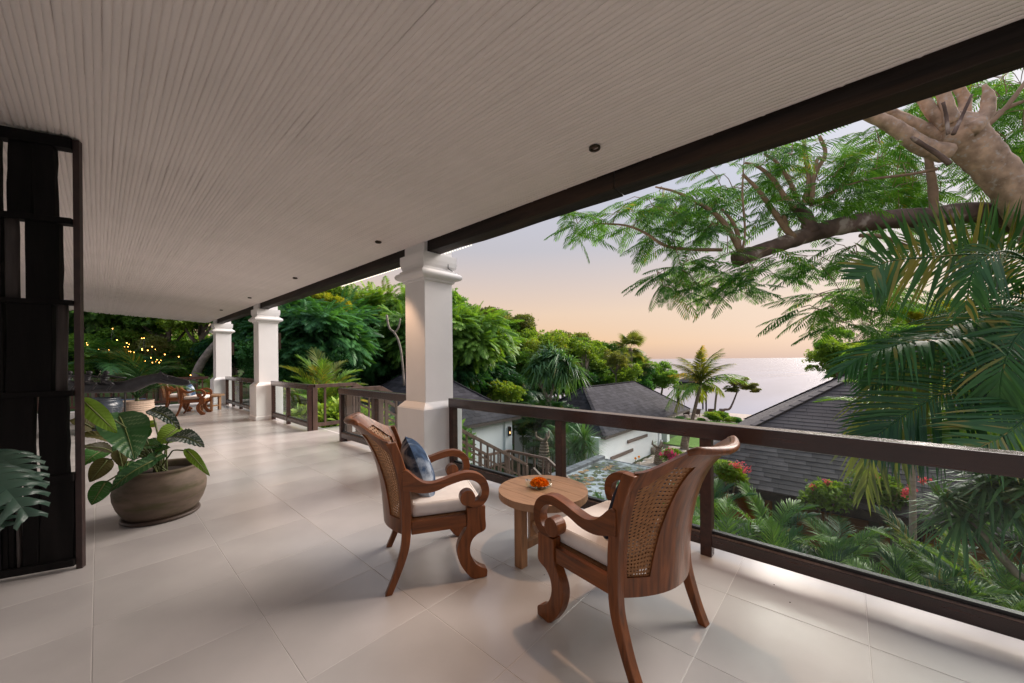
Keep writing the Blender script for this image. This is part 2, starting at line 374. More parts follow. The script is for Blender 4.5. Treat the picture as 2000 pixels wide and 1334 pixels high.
M['vein_silver'] = mat('silver_leaf_mark', (.33, .36, .33), rough=.35, spec=.5, var=.25, scale=30)
M['leaf_frost'] = leafmat('silvery_leaf', (.03, .06, .052), (.10, .145, .125), rough=.33, spec=.6, trans=.15)
M['stem'] = mat('green_stem', (.10, .12, .04), rough=.5, var=.3)
M['rachis'] = mat('pale_rachis', (.16, .19, .06), rough=.5, var=.25)
DOWN_W = 38.0
# ================================================================== the setting
def smooth(a, b, x):
    t = np.clip((x - a) / (b - a), 0, 1); return t * t * (3 - 2 * t)
def ground_z(x, y):
    t = smooth(9, 18, x)
    z = -3.7 * (1 - t) - 5.75 * t
    z = z + 5.0 * smooth(16, 60, y) * (1 - .5 * smooth(20, 45, x))
    z = z - 22 * smooth(53, 62, x + .12 * y)
    return z
gx = np.concatenate([np.linspace(-70, -10, 16), np.linspace(-6, 62, 60), np.linspace(64, 90, 8)])
gy = np.linspace(-70, 170, 100)
GX, GY = np.meshgrid(gx, gy, indexing='ij')
GZ = ground_z(GX, GY) + .12 * np.sin(GX * 1.3) * np.cos(GY * 1.1)
inside = (GX < 3.0) & (GY < 17.5)
GZ = np.where(inside, np.minimum(GZ, -3.9), GZ)
nx, ny = GX.shape
idx = np.arange(nx * ny).reshape(nx, ny)
Fq = np.stack([idx[:-1, :-1], idx[1:, :-1], idx[1:, 1:], idx[:-1, 1:]], -1).reshape(-1, 4)
g = link('ground', npmesh('ground', np.stack([GX, GY, GZ], -1).reshape(-1, 3), Fq, True), M['ground']); g['kind'] = 'structure'
m_ = MB(); m_.add([(-20000, -40000, -26), (40000, -40000, -26), (40000, 40000, -26), (-20000, 40000, -26)], [(0, 1, 2, 3)])
m_.build('sea', M['sea'])['kind'] = 'structure'

# terrace body, floor and tiles
CEIL = lambda x: 2.70 + .05 * (2.53 - x)
X_IN, Y0T, Y1T, XE = -6.0, -5.0, 16.35, 3.03
MB().box(X_IN, XE - .05, Y0T, Y1T - .05, -4.6, -.06).build('terrace_base', M['plaster'])['kind'] = 'structure'
floor = MB().box(X_IN, XE, Y0T, Y1T, -.05, -.0012).build('floor', M['grout']); floor['kind'] = 'structure'
t = .0012
tm = MB(); h = .3 - t
tm.rings([[(-h, -h, -.012), (h, -h, -.012), (h, h, -.012), (-h, h, -.012)], [(-h, -h, -.0008), (h, -h, -.0008), (h, h, -.0008), (-h, h, -.0008)],
          [(-h + .0008, -h + .0008, 0), (h - .0008, -h + .0008, 0), (h - .0008, h - .0008, 0), (-h + .0008, h - .0008, 0)]])
tme = tm.mesh('tile'); tme.materials.append(M['tile'])
for i in range(-3, 5):
    for j in range(-3, 28):
        x = -.025 + .605 * i + .3; y = .513 + .5925 * j + .3
        if y > Y1T - .3: continue
        o = link('tile', tme, None, floor, (x, y, random.uniform(-.0003, .0003))); o.scale = (1.0055, .985, 1)
m_ = MB().box(-4.6, -1.845, Y0T, Y1T, -.0012, -.0004).build('plain_paving', M['tile'], floor)

# ceiling of half-round bamboo poles
ceil = MB(); ceil.add([(X_IN, Y0T, CEIL(X_IN) + .03), (2.53, Y0T, 2.73), (2.53, Y1T, 2.73), (X_IN, Y1T, CEIL(X_IN) + .03),
                       (X_IN, Y0T, CEIL(X_IN) + .12), (2.70, Y0T, 2.84), (2.70, Y1T, 2.84), (X_IN, Y1T, CEIL(X_IN) + .12)],
                      [(0, 1, 2, 3), (7, 6, 5, 4), (0, 4, 5, 1), (1, 5, 6, 2), (2, 6, 7, 3), (3, 7, 4, 0)])
ceiling = ceil.build('ceiling', M['bamboo']); ceiling['kind'] = 'structure'
def pole_mesh(seed):
    r = random.Random(seed); w = .0150; rs = []; y = -1.4; Y_end = Y1T + .02
    ph = r.random() * 6
    while y < Y_end:
        L_ = r.uniform(.26, .42); e = min(y + L_, Y_end)
        wob = lambda q: 0.0011 * math.sin(q * 2.3 + ph) + .0006 * math.sin(q * 7.1 + ph * 2)
        for q, k, dz in ((y, .93, 0), (y + .012, 1.06, -.0026), (y + .028, .98, 0), ((y + e) / 2, 1.0, -.001 * r.random()), (e - .004, .97, 0)):
            if q > Y_end: continue
            ww = w * k
            rs.append([(wob(q) + ww * math.cos(a), q, -ww * .52 * math.sin(a) + dz) for a in [math.pi * i / 5 for i in range(6)]])
        y = e
    b = MB(); b.rings(rs, closed=False); me = b.mesh('bamboo_pole', True); me.materials.append(M['bamboo']); return me
poles = [pole_mesh(i) for i in range(5)]
x = -.75; k = 0
while x < 2.51:
    w = random.uniform(.96, 1.06)
    o = link('bamboo_pole', poles[k % 5], None, ceiling, (x, random.uniform(-.3, 0), CEIL(x) + .010), (0, math.atan(.05), 0))
    o.scale = (w, 1, w); x += .0278 * w; k += 1

# roof beam in butted timbers, lying on the column blocks
for y0, y1, lab in ((Y0T, 1.25, 'dark timber roof beam over the near seating nearest the picture edge'),
                    (1.256, 3.56, 'dark timber roof beam over the railing beside the large near column'),
                    (3.972, 10.145, 'dark timber roof beam spanning from large near column to second column'),
                    (10.555, 14.845, 'short dark timber roof beam between second and farthest white columns')):
    b = MB(); n = max(3, int((y1 - y0) / .35)); rs = []
    r = random.Random(int(y0 * 10))
    for i in range(n + 1):
        y = y0 + (y1 - y0) * i / n; j = lambda a: r.uniform(-a, a)
        rs.append([(2.53 + j(.004), y, 2.60 + j(.005)), (2.70 + j(.004), y, 2.60 + j(.005)), (2.70, y, 2.80), (2.53 + j(.004), y, 2.80)])
    b.rings(rs); o = b.build('roof_beam', M['beam'], bevel=.006); tag(o, lab, 'beam', 'timber roof beams')
for y0, y1, lab in ((3.0, 3.45, 'short lit light strip under beam on near side of large column'), (4.1, 6.2, 'lit light strip under beam on far side of large column')):
    b = MB(); y = y0
    while y < y1: b.box(2.702, 2.709, y, y + .016, 2.591, 2.6); y += .045
    tag(b.build('light_strip', M['ledstrip']), lab, 'light strip', 'light strips under the beam', 'stuff')

# columns
def sq(prof, cx, cy, b=None):
    b = b or MB()
    b.rings([[(cx - h, cy - h, z), (cx + h, cy - h, z), (cx + h, cy + h, z), (cx - h, cy + h, z)] for h, z in prof]); return b
def column(y, label):
    t = thing('column', label, 'column', (2.69, y, 0), group='white terrace columns')
    sq([(.287, 0), (.287, .085), (.277, .095), (.275, .1), (.275, .80)], 0, 0).build('plinth', M['plaster'], t, bevel=.004)
    sq([(.268, .8), (.262, .812), (.215, .862), (.212, .868)], 0, 0).build('plinth_moulding', M['plaster'], t, bevel=.002)
    sq([(.20, .862), (.20, 2.30)], 0, 0).build('shaft', M['plaster'], t, bevel=.004)
    cap = [(.205, 2.275), (.22, 2.282), (.222, 2.305), (.235, 2.31)]
    cap += [(.235 + .055 * math.sin(a), 2.355 - .045 * math.cos(a)) for a in [math.pi * i / 10 for i in range(1, 10)]]
    cap += [(.245, 2.402), (.245, 2.418), (.222, 2.424), (.222, 2.44), (.236, 2.47), (.242, 2.52), (.242, 2.595)]
    sq(cap, 0, 0).build('capital', M['plaster'], t, smooth=False)
    sq([(.20, 2.595), (.20, 2.72)], 0, 0).build('neck', M['plaster'], t)
    return t
c1 = column(3.765, 'large white square column nearest, beside the two cane armchairs')
c2 = column(10.345, 'white square column at the stair opening, second from the camera')
c3 = column(15.045, 'farthest white square column beside the distant armchairs')
b = MB().tube([(2.80, 3.56, 2.59), (2.80, 3.535, 2.56), (2.80, 3.53, 2.5), (2.805, 3.53, 2.45), (2.86, 3.52, 2.425)], .006, 6)
tag(b.build('cable', M['iron']), 'thin black cable running down the block of the near column', 'cable')

def sconce(x, y, z, lab, grp, nx=1, ny=0, s=1.0):
    t = thing('wall_lamp', lab, 'wall lamp', (x, y, z), math.atan2(ny, nx), grp)
    b = MB().box(0, .012 * s, -.06 * s, .06 * s, -.22 * s, .22 * s); b.build('back_plate', M['lampmetal'], t)
    b = MB()
    for yy in (-.055, .055): b.box(.012 * s, .10 * s, yy * s - .004, yy * s + .004, -.2 * s, .2 * s)
    b.box(.09 * s, .1 * s, -.051 * s, .051 * s, -.2 * s, -.17 * s); b.box(.09 * s, .1 * s, -.051 * s, .051 * s, .17 * s, .2 * s)
    b.build('frame', M['lampmetal'], t)
    MB().lathe([(.001, -.12 * s), (.022 * s, -.11 * s), (.03 * s, -.07 * s), (.02 * s, -.02 * s), (.008 * s, 0)], 10, (.05 * s, 0, 0)).build('bulb', M['sconceglow'], t, smooth=True)
    MB().box(.045 * s, .055 * s, -.045 * s, .045 * s, -.16 * s, .16 * s).build('glass_panel', M['glass'], t)
    return t
sconce(2.892, 10.345, 1.86, 'lit wall lamp on the outer face of the second column', 'lit wall lamps')
sconce(2.892, 15.045, 1.80, 'lit wall lamp on the outer face of the farthest column', 'lit wall lamps')

# recessed downlights
for y, lab in ((1.196, 'large round recessed ceiling downlight nearest the camera'), (3.973, 'recessed ceiling downlight just before the large near column'),
               (6.663, 'recessed ceiling downlight halfway to the second column'), (9.384, 'small recessed ceiling downlight near the second column'), (12.1, 'farthest tiny recessed ceiling downlight')):
    x = 2.15; z = CEIL(x) - .012
    t = thing('downlight', lab, 'downlight', (x, y, z), group='recessed ceiling downlights')
    b = MB().lathe([(.026, .03), (.026, -.001), (.031, -.003), (.036, .0), (.036, .012)], 24, cap=False); b.build('trim_ring', M['lampmetal'], t, True)
    MB().lathe([(.026, .014), (.001, .018)], 20).build('lens', M['downglass'], t)
    ld = bpy.data.lights.new('downlight_lamp', 'SPOT'); lo = bpy.data.objects.new('downlight_lamp', ld); COL.objects.link(lo); lo.parent = t; lo.location = (0, 0, -.02)
    ld.energy = DOWN_W; ld.color = (1, .62, .38); ld.spot_size = R(62); ld.spot_blend = .45; ld.shadow_soft_size = .04

# ------------------------------------------------------------------ railings along the terrace edge
def railing(y0, y1, posts, label, x=2.795, panes=True):
    t = thing('railing', label, 'railing', (x, y0, 0), group='glass and timber railings')
    L_ = y1 - y0
    MB().box(-.045, .065, 0, L_, .80, .905).build('top_rail', M['rail'], t, bevel=.006)
    ps = sorted(p - y0 for p in posts)
    for p in ps: MB().box(-.036, .036, p - .036, p + .036, 0, .80).build('post', M['railx'], t, bevel=.004)
    for a, c in zip(ps[:-1], ps[1:]):
        MB().box(-.034, .034, a + .036, c - .036, .07, .15).build('bottom_rail', M['rail'], t, bevel=.004)
        if panes:
            MB().box(-.005, .005, a + .04, c - .04, .152, .80).build('glass_pane', M['glass'], t)
            MB().box(-.018, .018, a + .036, c - .036, .15, .178).build('glazing_channel', M['iron'], t)
            MB().box(-.034, -.019, a + .036, c - .036, .15, .158).build('painted_rail_sheen', M['wallbar'], t)  # paler strip stands in for the sheen on the bottom rail's top face
    return t
railing(-4.0, 3.485, [-3.9, -2.7, -1.7, .715, 1.925, 3.446], 'long glass panelled railing with dark timber handrail beside the near chairs')
railing(4.045, 6.38, [4.085, 5.2, 6.34], 'glass railing with dark posts between near column and stair opening', 2.75)
railing(7.75, 10.065, [7.79, 9.0, 10.02], 'glass railing with dark posts between stair opening and second column', 2.75)
railing(10.625, 14.765, [10.67, 11.8, 13.0, 13.9, 14.72], 'dark railing between second and farthest columns', 2.75)
# railing across the far end
t = thing('railing', 'dark slatted railing across the far end of the terrace', 'railing', (-4.5, 16.2, 0), group='dark timber balustrades')
MB().box(0, 7.0, -.04, .04, .80, .88).build('top_rail', M['railx'], t); MB().box(0, 7.0, -.03, .03, .08, .15).build('bottom_rail', M['railx'], t)
bm = MB().box(-.018, .018, -.018, .018, .15, .80).mesh('baluster'); bm.materials.append(M['railx'])
for i in range(46): link('baluster', bm, None, t, (.1 + i * .15, 0, 0))

# ------------------------------------------------------------------ stair down to the garden
stair = thing('garden_stair', 'stone stair with dark timber balustrades going down from terrace to garden', 'stair', (3.03, 6.3, 0))
SX = 3.62; RISE, GO = .166, .30
MB().box(0.002, SX - 3.03, -.08, 1.62, -.06, -.004).build('upper_landing', M['tile'], stair)
st = MB().box(0, GO, 0, 1.46, -.03, 0).mesh('step'); st.materials.append(M['tile'])
rs_ = MB().box(.01, .03, 0, 1.46, -RISE + .001, -.031).mesh('riser'); rs_.materials.append(M['tile'])
for i in range(13):
    link('step', st, None, stair, (SX - 3.03 + i * GO, 0, -RISE * (i + 1))); link('riser', rs_, None, stair, (SX - 3.03 + i * GO, 0, -RISE * i))
ZL = -RISE * 14; XL = SX + 13 * GO
MB().box(XL - 3.03, XL - 3.03 + 1.0, -.2, 1.5, ZL - .06, ZL).build('lower_landing', M['tile'], stair)
for i in range(6): link('step', st, None, stair, (XL - 3.03 + .95, -.2 - i * GO, ZL - RISE * (i + 1)), (0, 0, -math.pi / 2)).scale = (1, .6, 1)
def balustrade(pts, label, n_b, post_at=(), panes=False, low=.10):
    """timber balustrade along pts (x,y,z of floor line), handrail .9 above"""
    t = thing('balustrade', label, 'balustrade', pts[0], group='dark timber balustrades')
    P0 = Vector(pts[0])
    up = Vector((0, 0, 1))
    for a, c in zip(pts[:-1], pts[1:]):
        a = Vector(a) - P0; c = Vector(c) - P0
        MB().bar(a + up * .865, c + up * .865, .075, .07).build('handrail', M['darkwood'], t, bevel=.004)
        MB().bar(a + up * low, c + up * low, .05, .07).build('lower_rail', M['darkwood'], t)
        level = abs(a.z - c.z) < .01
        if not level: MB().bar(a + up * .5, c + up * .5, .03, .04).build('middle_rail', M['darkwood'], t)
        n = max(2, int((c - a).length / (n_b * (1.5 if level and pts[0][2] == 0 and a.z == 0 else 1))))
        for i in range(n):
            p = a.lerp(c, (i + .5) / n); MB().box(p.x - .018, p.x + .018, p.y - .018, p.y + .018, p.z + low + .02, p.z + .835).build('baluster', M['darkwood'], t)
    for p in pts:
        p = Vector(p) - P0; MB().box(p.x - .045, p.x + .045, p.y - .045, p.y + .045, p.z - .15, p.z + .84).build('newel_post', M['darkwood'], t, bevel=.004)
    return t
balustrade([(2.84, 6.30, 0), (3.42, 6.30, 0), (XL + .02, 6.30, ZL + .04)], 'timber balustrade descending on the near side of the garden stair', .24)
balustrade([(2.84, 7.79, 0), (3.64, 7.79, 0), (XL + .05, 7.79, ZL + .04), (XL + .95, 7.79, ZL), (XL + .95, 6.30, ZL), (XL + .95, 4.6, ZL - 1.0)], 'timber balustrade on the far side of the stair, turning at the lower landing', .25)
balustrade([(XL + .02, 6.06, ZL - .02), (XL + .02, 4.6, ZL - .95)], 'short timber balustrade on the inner side of the lower stair flight', .19)
b = MB().box(3.66, 4.6, 6.36, 6.375, -.06, -.045); b.v = [(x, y, z - (x - 3.66) * .553) for x, y, z in b.v]
tag(b.build('light_strip', M['ledstrip']), 'lit light strip along the stair under the glass railing', 'light strip', 'light strips under the beam')

# ------------------------------------------------------------------ lily pond
PZ = -3.2
pond = MB().box(10.4, 15.35, 2.0, 8.2, PZ - .4, PZ).build('pond_water', M['water']); pond['kind'] = 'structure'
t = thing('pond_wall', 'dark stone rim wall round the lily pond', 'wall', (10.4, 8.2, PZ))
b = MB(); x = 0
while x < 5.05:
    l_ = min(.5, 5.05 - x); MB().box(x + .004, x + l_ - .004, .0, .34, -.3, .13).build('coping_stone', M['stone'], t, bevel=.008); x += l_
MB().box(4.952, 5.05, -6.2, -.003, -1.2, .012).build('far_edge', M['stone'], t)
MB().box(0, 5.05, .02, .3, -1.2, -.302).build('rim_body', M['stone'], t)
MB().box(-.25, -.002, -6.2, .34, -1.2, .08).build('near_edge', M['stone'], t)
pads = []
for kk in range(6):
    r = random.Random(kk); b = MB(); n = 14; a0 = r.random() * 6
    top = [(math.cos(a0 + .25 + i / (n - 1) * (2 * math.pi - .5)) * (1 + .06 * r.uniform(-1, 1)), math.sin(a0 + .25 + i / (n - 1) * (2 * math.pi - .5)) * (1 + .06 * r.uniform(-1, 1)), .06 * r.uniform(-.3, 1)) for i in range(n)]
    b.add([(0, 0, 0)] + top, [(0, i + 1, i + 2) for i in range(n - 1)]); me = b.mesh('lily_pad'); me.materials.append(M['lily'] if kk < 4 else M['lilyrust']); pads.append(me)
placed = []
LILY = []
def clump(cx, cy, n, sx, sy, rr):
    for _ in range(n):
        x, y = random.gauss(cx, sx), random.gauss(cy, sy)
        if not (10.55 < x < 15.25 and 2.2 < y < 8.05): continue
        r = random.uniform(*rr)
        if any((x - a) ** 2 + (y - c) ** 2 < (r + q) ** 2 * .62 for a, c, q in placed): continue
        placed.append((x, y, r))
        LILY.append((x, y, r))
clump(12.0, 7.4, 210, 1.3, .55, (.07, .16)); clump(14.6, 6.0, 90, .6, 1.0, (.05, .12)); clump(12.6, 5.2, 120, 1.5, 1.2, (.04, .10)); clump(14.9, 4.2, 60, .4, 1.0, (.04, .1))
for i, (x, y, r) in enumerate(LILY[:290]):
    z = 'along the pond wall' if y > 6.9 else ('near the far pond edge' if x > 14 else 'on open water mid pond')
    rust = random.random() < (.3 if y > 6.7 else .08)
    me = pads[4 + i % 2] if rust else pads[i % 4]
    o = link('lily_pad', me, None, None, (x, y, PZ + .006 + .002 * random.random()), (random.uniform(-.03, .03), random.uniform(-.03, .03), random.random() * 6.3)); o.scale = (r, r, r)
    tag(o, ('rusty orange' if rust else 'green') + ' lily pad floating ' + z, 'lily pad', ('rusty' if rust else 'green') + ' lily pads ' + z)

# ------------------------------------------------------------------ roofs and houses
def shingle_rows(a, b_, c, d, expo, width, seed, thick=.012, lift=.004):
    """slabs on the roof face a-b (eave) d-c (ridge); yields 8-vertex lists in course order"""
    a, b_, c, d = map(Vector, (a, b_, c, d)); r = random.Random(seed)
    up = ((d + c) / 2 - (a + b_) / 2); ex = (b_ - a).normalized(); nrm = ex.cross(up).normalized()
    if nrm.z < 0: nrm = -nrm
    slope = up - ex * up.dot(ex); n = max(2, int(round(slope.length / expo))); sl = slope.normalized()
    for i in range(n):
        f0, f1 = i / n, min(1, (i + 1.25) / n)
        p0, p1 = a.lerp(d, f0), b_.lerp(c, f0); q0, q1 = a.lerp(d, f1), b_.lerp(c, f1)
        Ln = (p1 - p0).length
        if Ln < .05: continue
        x = -r.random() * width
        while x < Ln:
            w = width * r.uniform(.75, 1.25); x0, x1 = max(0, x), min(Ln, x + w); x += w
            if x1 - x0 < .03: continue
            g = .004
            lo0 = p0 + ex * (x0 + g); lo1 = p0 + ex * (x1 - g)
            s0 = lo0 + sl * (slope.length * (f1 - f0)); s1 = lo1 + sl * (slope.length * (f1 - f0))
            # keep upper corners inside the sloping sides
            e0 = (q0 - p0).dot(ex); e1 = (q1 - p0).dot(ex)
            if (s0 - p0).dot(ex) < e0: s0 += ex * min(e0 - (s0 - p0).dot(ex), x1 - x0 - .01)
            if (s1 - p0).dot(ex) > e1: s1 -= ex * min((s1 - p0).dot(ex) - e1, x1 - x0 - .01)
            tl = thick * r.uniform(.8, 1.5); k = nrm
            yield [lo0 + k * lift, lo1 + k * lift, s1 + k * lift * .2, s0 + k * lift * .2, lo0 + k * (lift + tl), lo1 + k * (lift + tl), s1 + k * (lift + .003), s0 + k * (lift + .003)]
BOXF = [(0, 3, 2, 1), (4, 5, 6, 7), (0, 1, 5, 4), (1, 2, 6, 5), (2, 3, 7, 6), (3, 0, 4, 7)]
def hip_roof(house, x0, x1, y0, y1, ez, rise, faces, expo, width, mat_, seed, single=None, ridge_axis='x', over=.16):
    o = Vector(house.location)
    if ridge_axis == 'x':
        h = (y1 - y0) / 2; r0, r1 = Vector((x0 + h, y0 + h, ez + rise)), Vector((x1 - h, y0 + h, ez + rise))
        A, B, Cc, D = Vector((x0, y0, ez)), Vector((x1, y0, ez)), Vector((x1, y1, ez)), Vector((x0, y1, ez))
        fs = {'-y': (A, B, r1, r0), '+x': (B, Cc, r1, r1), '+y': (Cc, D, r0, r1), '-x': (D, A, r0, r0)}
        hips = ((A, r0), (B, r1), (Cc, r1), (D, r0), (r0, r1))
    else:
        h = (x1 - x0) / 2; r0, r1 = Vector((x0 + h, y0 + h, ez + rise)), Vector((x0 + h, y1 - h, ez + rise))
        A, B, Cc, D = Vector((x0, y0, ez)), Vector((x1, y0, ez)), Vector((x1, y1, ez)), Vector((x0, y1, ez))
        fs = {'-y': (A, B, r0, r0), '+x': (B, Cc, r1, r0), '+y': (Cc, D, r1, r1), '-x': (D, A, r0, r1)}
        hips = ((A, r0), (B, r0), (Cc, r1), (D, r1), (r0, r1))
    b = MB()
    for k, (p, q, r, s_) in fs.items():
        b.add([p, q, r, s_] if (r - s_).length > .01 else [p, q, r], [(0, 1, 2, 3)] if (r - s_).length > .01 else [(0, 1, 2)])
    b.add([A, B, Cc, D], [(3, 2, 1, 0)])
    b.v = [tuple(Vector(v) - o) for v in b.v]
    roof = b.build('roof', M['roofbed'], house)
    fb = MB()
    for p, q in ((A, B), (B, Cc), (Cc, D), (D, A)): fb.bar(p - Vector((0, 0, over / 2 + .01)) - o, q - Vector((0, 0, over / 2 + .01)) - o, .04, over)
    fb.build('fascia', M['fascia'], roof)
    bulk = MB(); count = 0
    for k in faces:
        for sl in shingle_rows(*fs[k], expo, width, seed + hash(k) % 97 if False else seed + ord(k[1])):
            sl = [v - o for v in sl]
            if single and count < 298 and single(sum(sl, Vector()) / 8 + o, k):
                c_ = sum(sl, Vector()) / 8; me = bpy.data.meshes.new('shingle'); me.from_pydata([tuple(v - c_) for v in sl], [], BOXF); me.materials.append(mat_)
                link('shingle', me, None, roof, c_); count += 1
            else: bulk.add(sl, BOXF)
    if bulk.v: bulk.build('shingles', mat_, roof, kind='stuff')
    for p, q in hips:
        if (q - p).length < .1: continue
        n = max(1, int((q - p).length / .35))
        hb = MB()
        for i in range(n):
            u, v = p.lerp(q, i / n), p.lerp(q, min(1, (i + 1.1) / n)); hb.bar(u + Vector((0, 0, .035)) - o, v + Vector((0, 0, .02)) - o, .22, .035)
        hb.build('hip_cap', mat_, roof)
    return roof
# house B: pale pavilion with grey roof behind the pond
hb = thing('pavilion', 'white walled pavilion with grey hipped roof standing behind the lily pond', 'house', (19.96, 10.57, -5.8))
hip_roof(hb, 19.96, 36.06, 10.57, 17.8, -3.25, 2.56, ('-y', '-x'), .27, .55, M['shingle2'], 5)
MB().box(-.3, 9.4, .26, .5, 0, 2.5).build('wall', M['housewall'], hb)
MB().box(-.3, -.06, .5, 6.9, 0, 2.5).build('wall', M['housewall'], hb)
MB().box(9.1, 9.55, .2, .62, 0, 2.5).build('pilaster', M['housewall'], hb); MB().box(9.03, 9.62, .14, .68, 0, .75).build('pilaster_base', M['housewall'], hb)
MB().box(10.35, 12.4, 1.1, 1.35, 0, 2.5).build('wall', M['housewall'], hb); MB().box(12.2, 12.65, .75, 1.2, 0, 2.5).build('pilaster', M['housewall'], hb); MB().box(12.12, 12.73, .68, 1.28, 0, .75).build('pilaster_base', M['housewall'], hb)
MB().box(9.6, 10.3, 1.2, 1.26, 0, 2.4).build('door', M['fascia'], hb)
for p0, p1 in (((1226, 863), (1264, 850)), ((1193, 896), (1236, 878.5))):
    ww = []
    for px, py in (p0, p1):
        v = at(px, py, 1) - Vector((0, 0, CAM_H)); k = 10.80 / v.y; ww.append(Vector((v.x * k, 10.80, CAM_H + v.z * k)) - hb.location)
    MB().bar(ww[0], ww[1], .09, .2).build('timber_bar', M['wallbar'], hb)
# house A: pavilion hidden behind the near column
ha = thing('pavilion', 'white pavilion with dark pyramid roof partly hidden behind the near column', 'house', (8.5, 14.44, -4.6))
hip_roof(ha, 8.5, 16.83, 14.44, 22.7, -2.0, 3.1, ('-y', '+x', '-x'), .25, .5, M['shingle2'], 9)
MB().box(.5, 7.75, .45, .7, 0, 2.5).build('wall', M['housewall'], ha); MB().box(7.45, 7.7, .7, 7.6, 0, 2.5).build('wall', M['housewall'], ha)
MB().box(7.36, 7.95, .36, .72, 0, 2.4).build('pilaster', M['housewall'], ha); MB().box(7.30, 8.01, .30, .78, 2.4, 2.5).build('pilaster_cap', M['housewall'], ha)
sconce(16.16, 14.795, -2.85, 'dark lit wall lamp on the white wall of the near pavilion', 'lit wall lamps', 0, -1, 1.3)
# house C: big dark shingle roof on the right
hc = thing('villa', 'villa with big dark shingle roof beyond the railing', 'house', (11.85, 4.3, -4.6))
hip_roof(hc, 11.85, 24.85, -18.0, 4.3, -2.2, 4.22, ('-x', '+y'), .16, .44, M['shingle'], 3,
         single=lambda c, k: k == '-x' and c.z < -1.0 and -1.6 < c.y < 3.4, ridge_axis='y', over=.22)
MB().box(.75, .9, -18.5, -.8, 0, 2.3).build('wall', M['greyblock'], hc)
for i, y in enumerate((-.9, -2.6, -3.1, -4.9, -5.4, -7.4)):
    MB().box(.60, .74, y - .16, y, .2, 2.3).build('wall_post', M['orange' if i % 2 else 'fascia'], hc)
for y0, y1 in ((-2.4, -1.1), (-4.7, -3.3), (-7.2, -5.6)):
    for k in range(6): MB().box(.66, .72, y0, y1, 1.0 + k * .19, 1.18 + k * .19).build('wall_board', M['orange'], hc, bevel=.005)
b = MB().bar(Vector((.15, -2.4, 1.35)), Vector((.15, -1.2, 1.55)), .05, .5).build('orange_awning', M['orange'], hc)

# paths, lawn
path = MB().box(16.0, 31, 6.0, 10.5, -5.9, -5.74).build('path', M['grout']); path['kind'] = 'structure'
pm = MB().box(-.29, .29, -.44, .44, 0, .03).mesh('paving_stone'); pm.materials.append(M['paver'])
for i in range(14):
    for j in range(5): link('paving_stone', pm, None, path, (22.4 + i * .6 + .3, 6.25 + j * .9 + (i % 2) * .3, -5.74))
lawn = MB().box(31.5, 46, 6.6, 11.5, -5.9, -5.72).build('lawn', M['lawn']); lawn['kind'] = 'structure'
kerb = MB().box(22, 34, 5.4, 5.9, -5.9, -5.62).build('kerb', M['stone']); kerb['kind'] = 'structure'
# ================================================================== furniture on the terrace
def lerp_tab(tab, z):
    return float(np.interp(z, [a for a, _ in tab], [b for _, b in tab]))
YST = [(.30, -.165), (.5, -.165), (.6, -.172), (.7, -.19), (.78, -.212), (.84, -.235), (.88, -.255), (.94, -.30), (1.02, -.355)]
BUL = [(.30, .115), (.5, .13), (.7, .14), (.88, .15), (1.02, .16)]
def ztop(s):
    a = abs(s)
    if a <= .64: return .985 + .012 * (a / .64) ** 2
    t_ = (a - .64) / .36; return .997 - .118 * (1 - (1 - t_) ** 1.9)
def shell(s, z, off=0.0):
    """point on the curved chair back; off moves it towards the sitter"""
    b = lerp_tab(BUL, z); y = lerp_tab(YST, z) - b * (1 - s * s) - max(0, z - .93) * .35 * (1 - s * s)
    nx_, ny_ = -2 * b * s / .285 * -1, 1.0
    l_ = math.hypot(nx_, ny_)
    return (s * .285 - nx_ / l_ * off, y + ny_ / l_ * off, z)
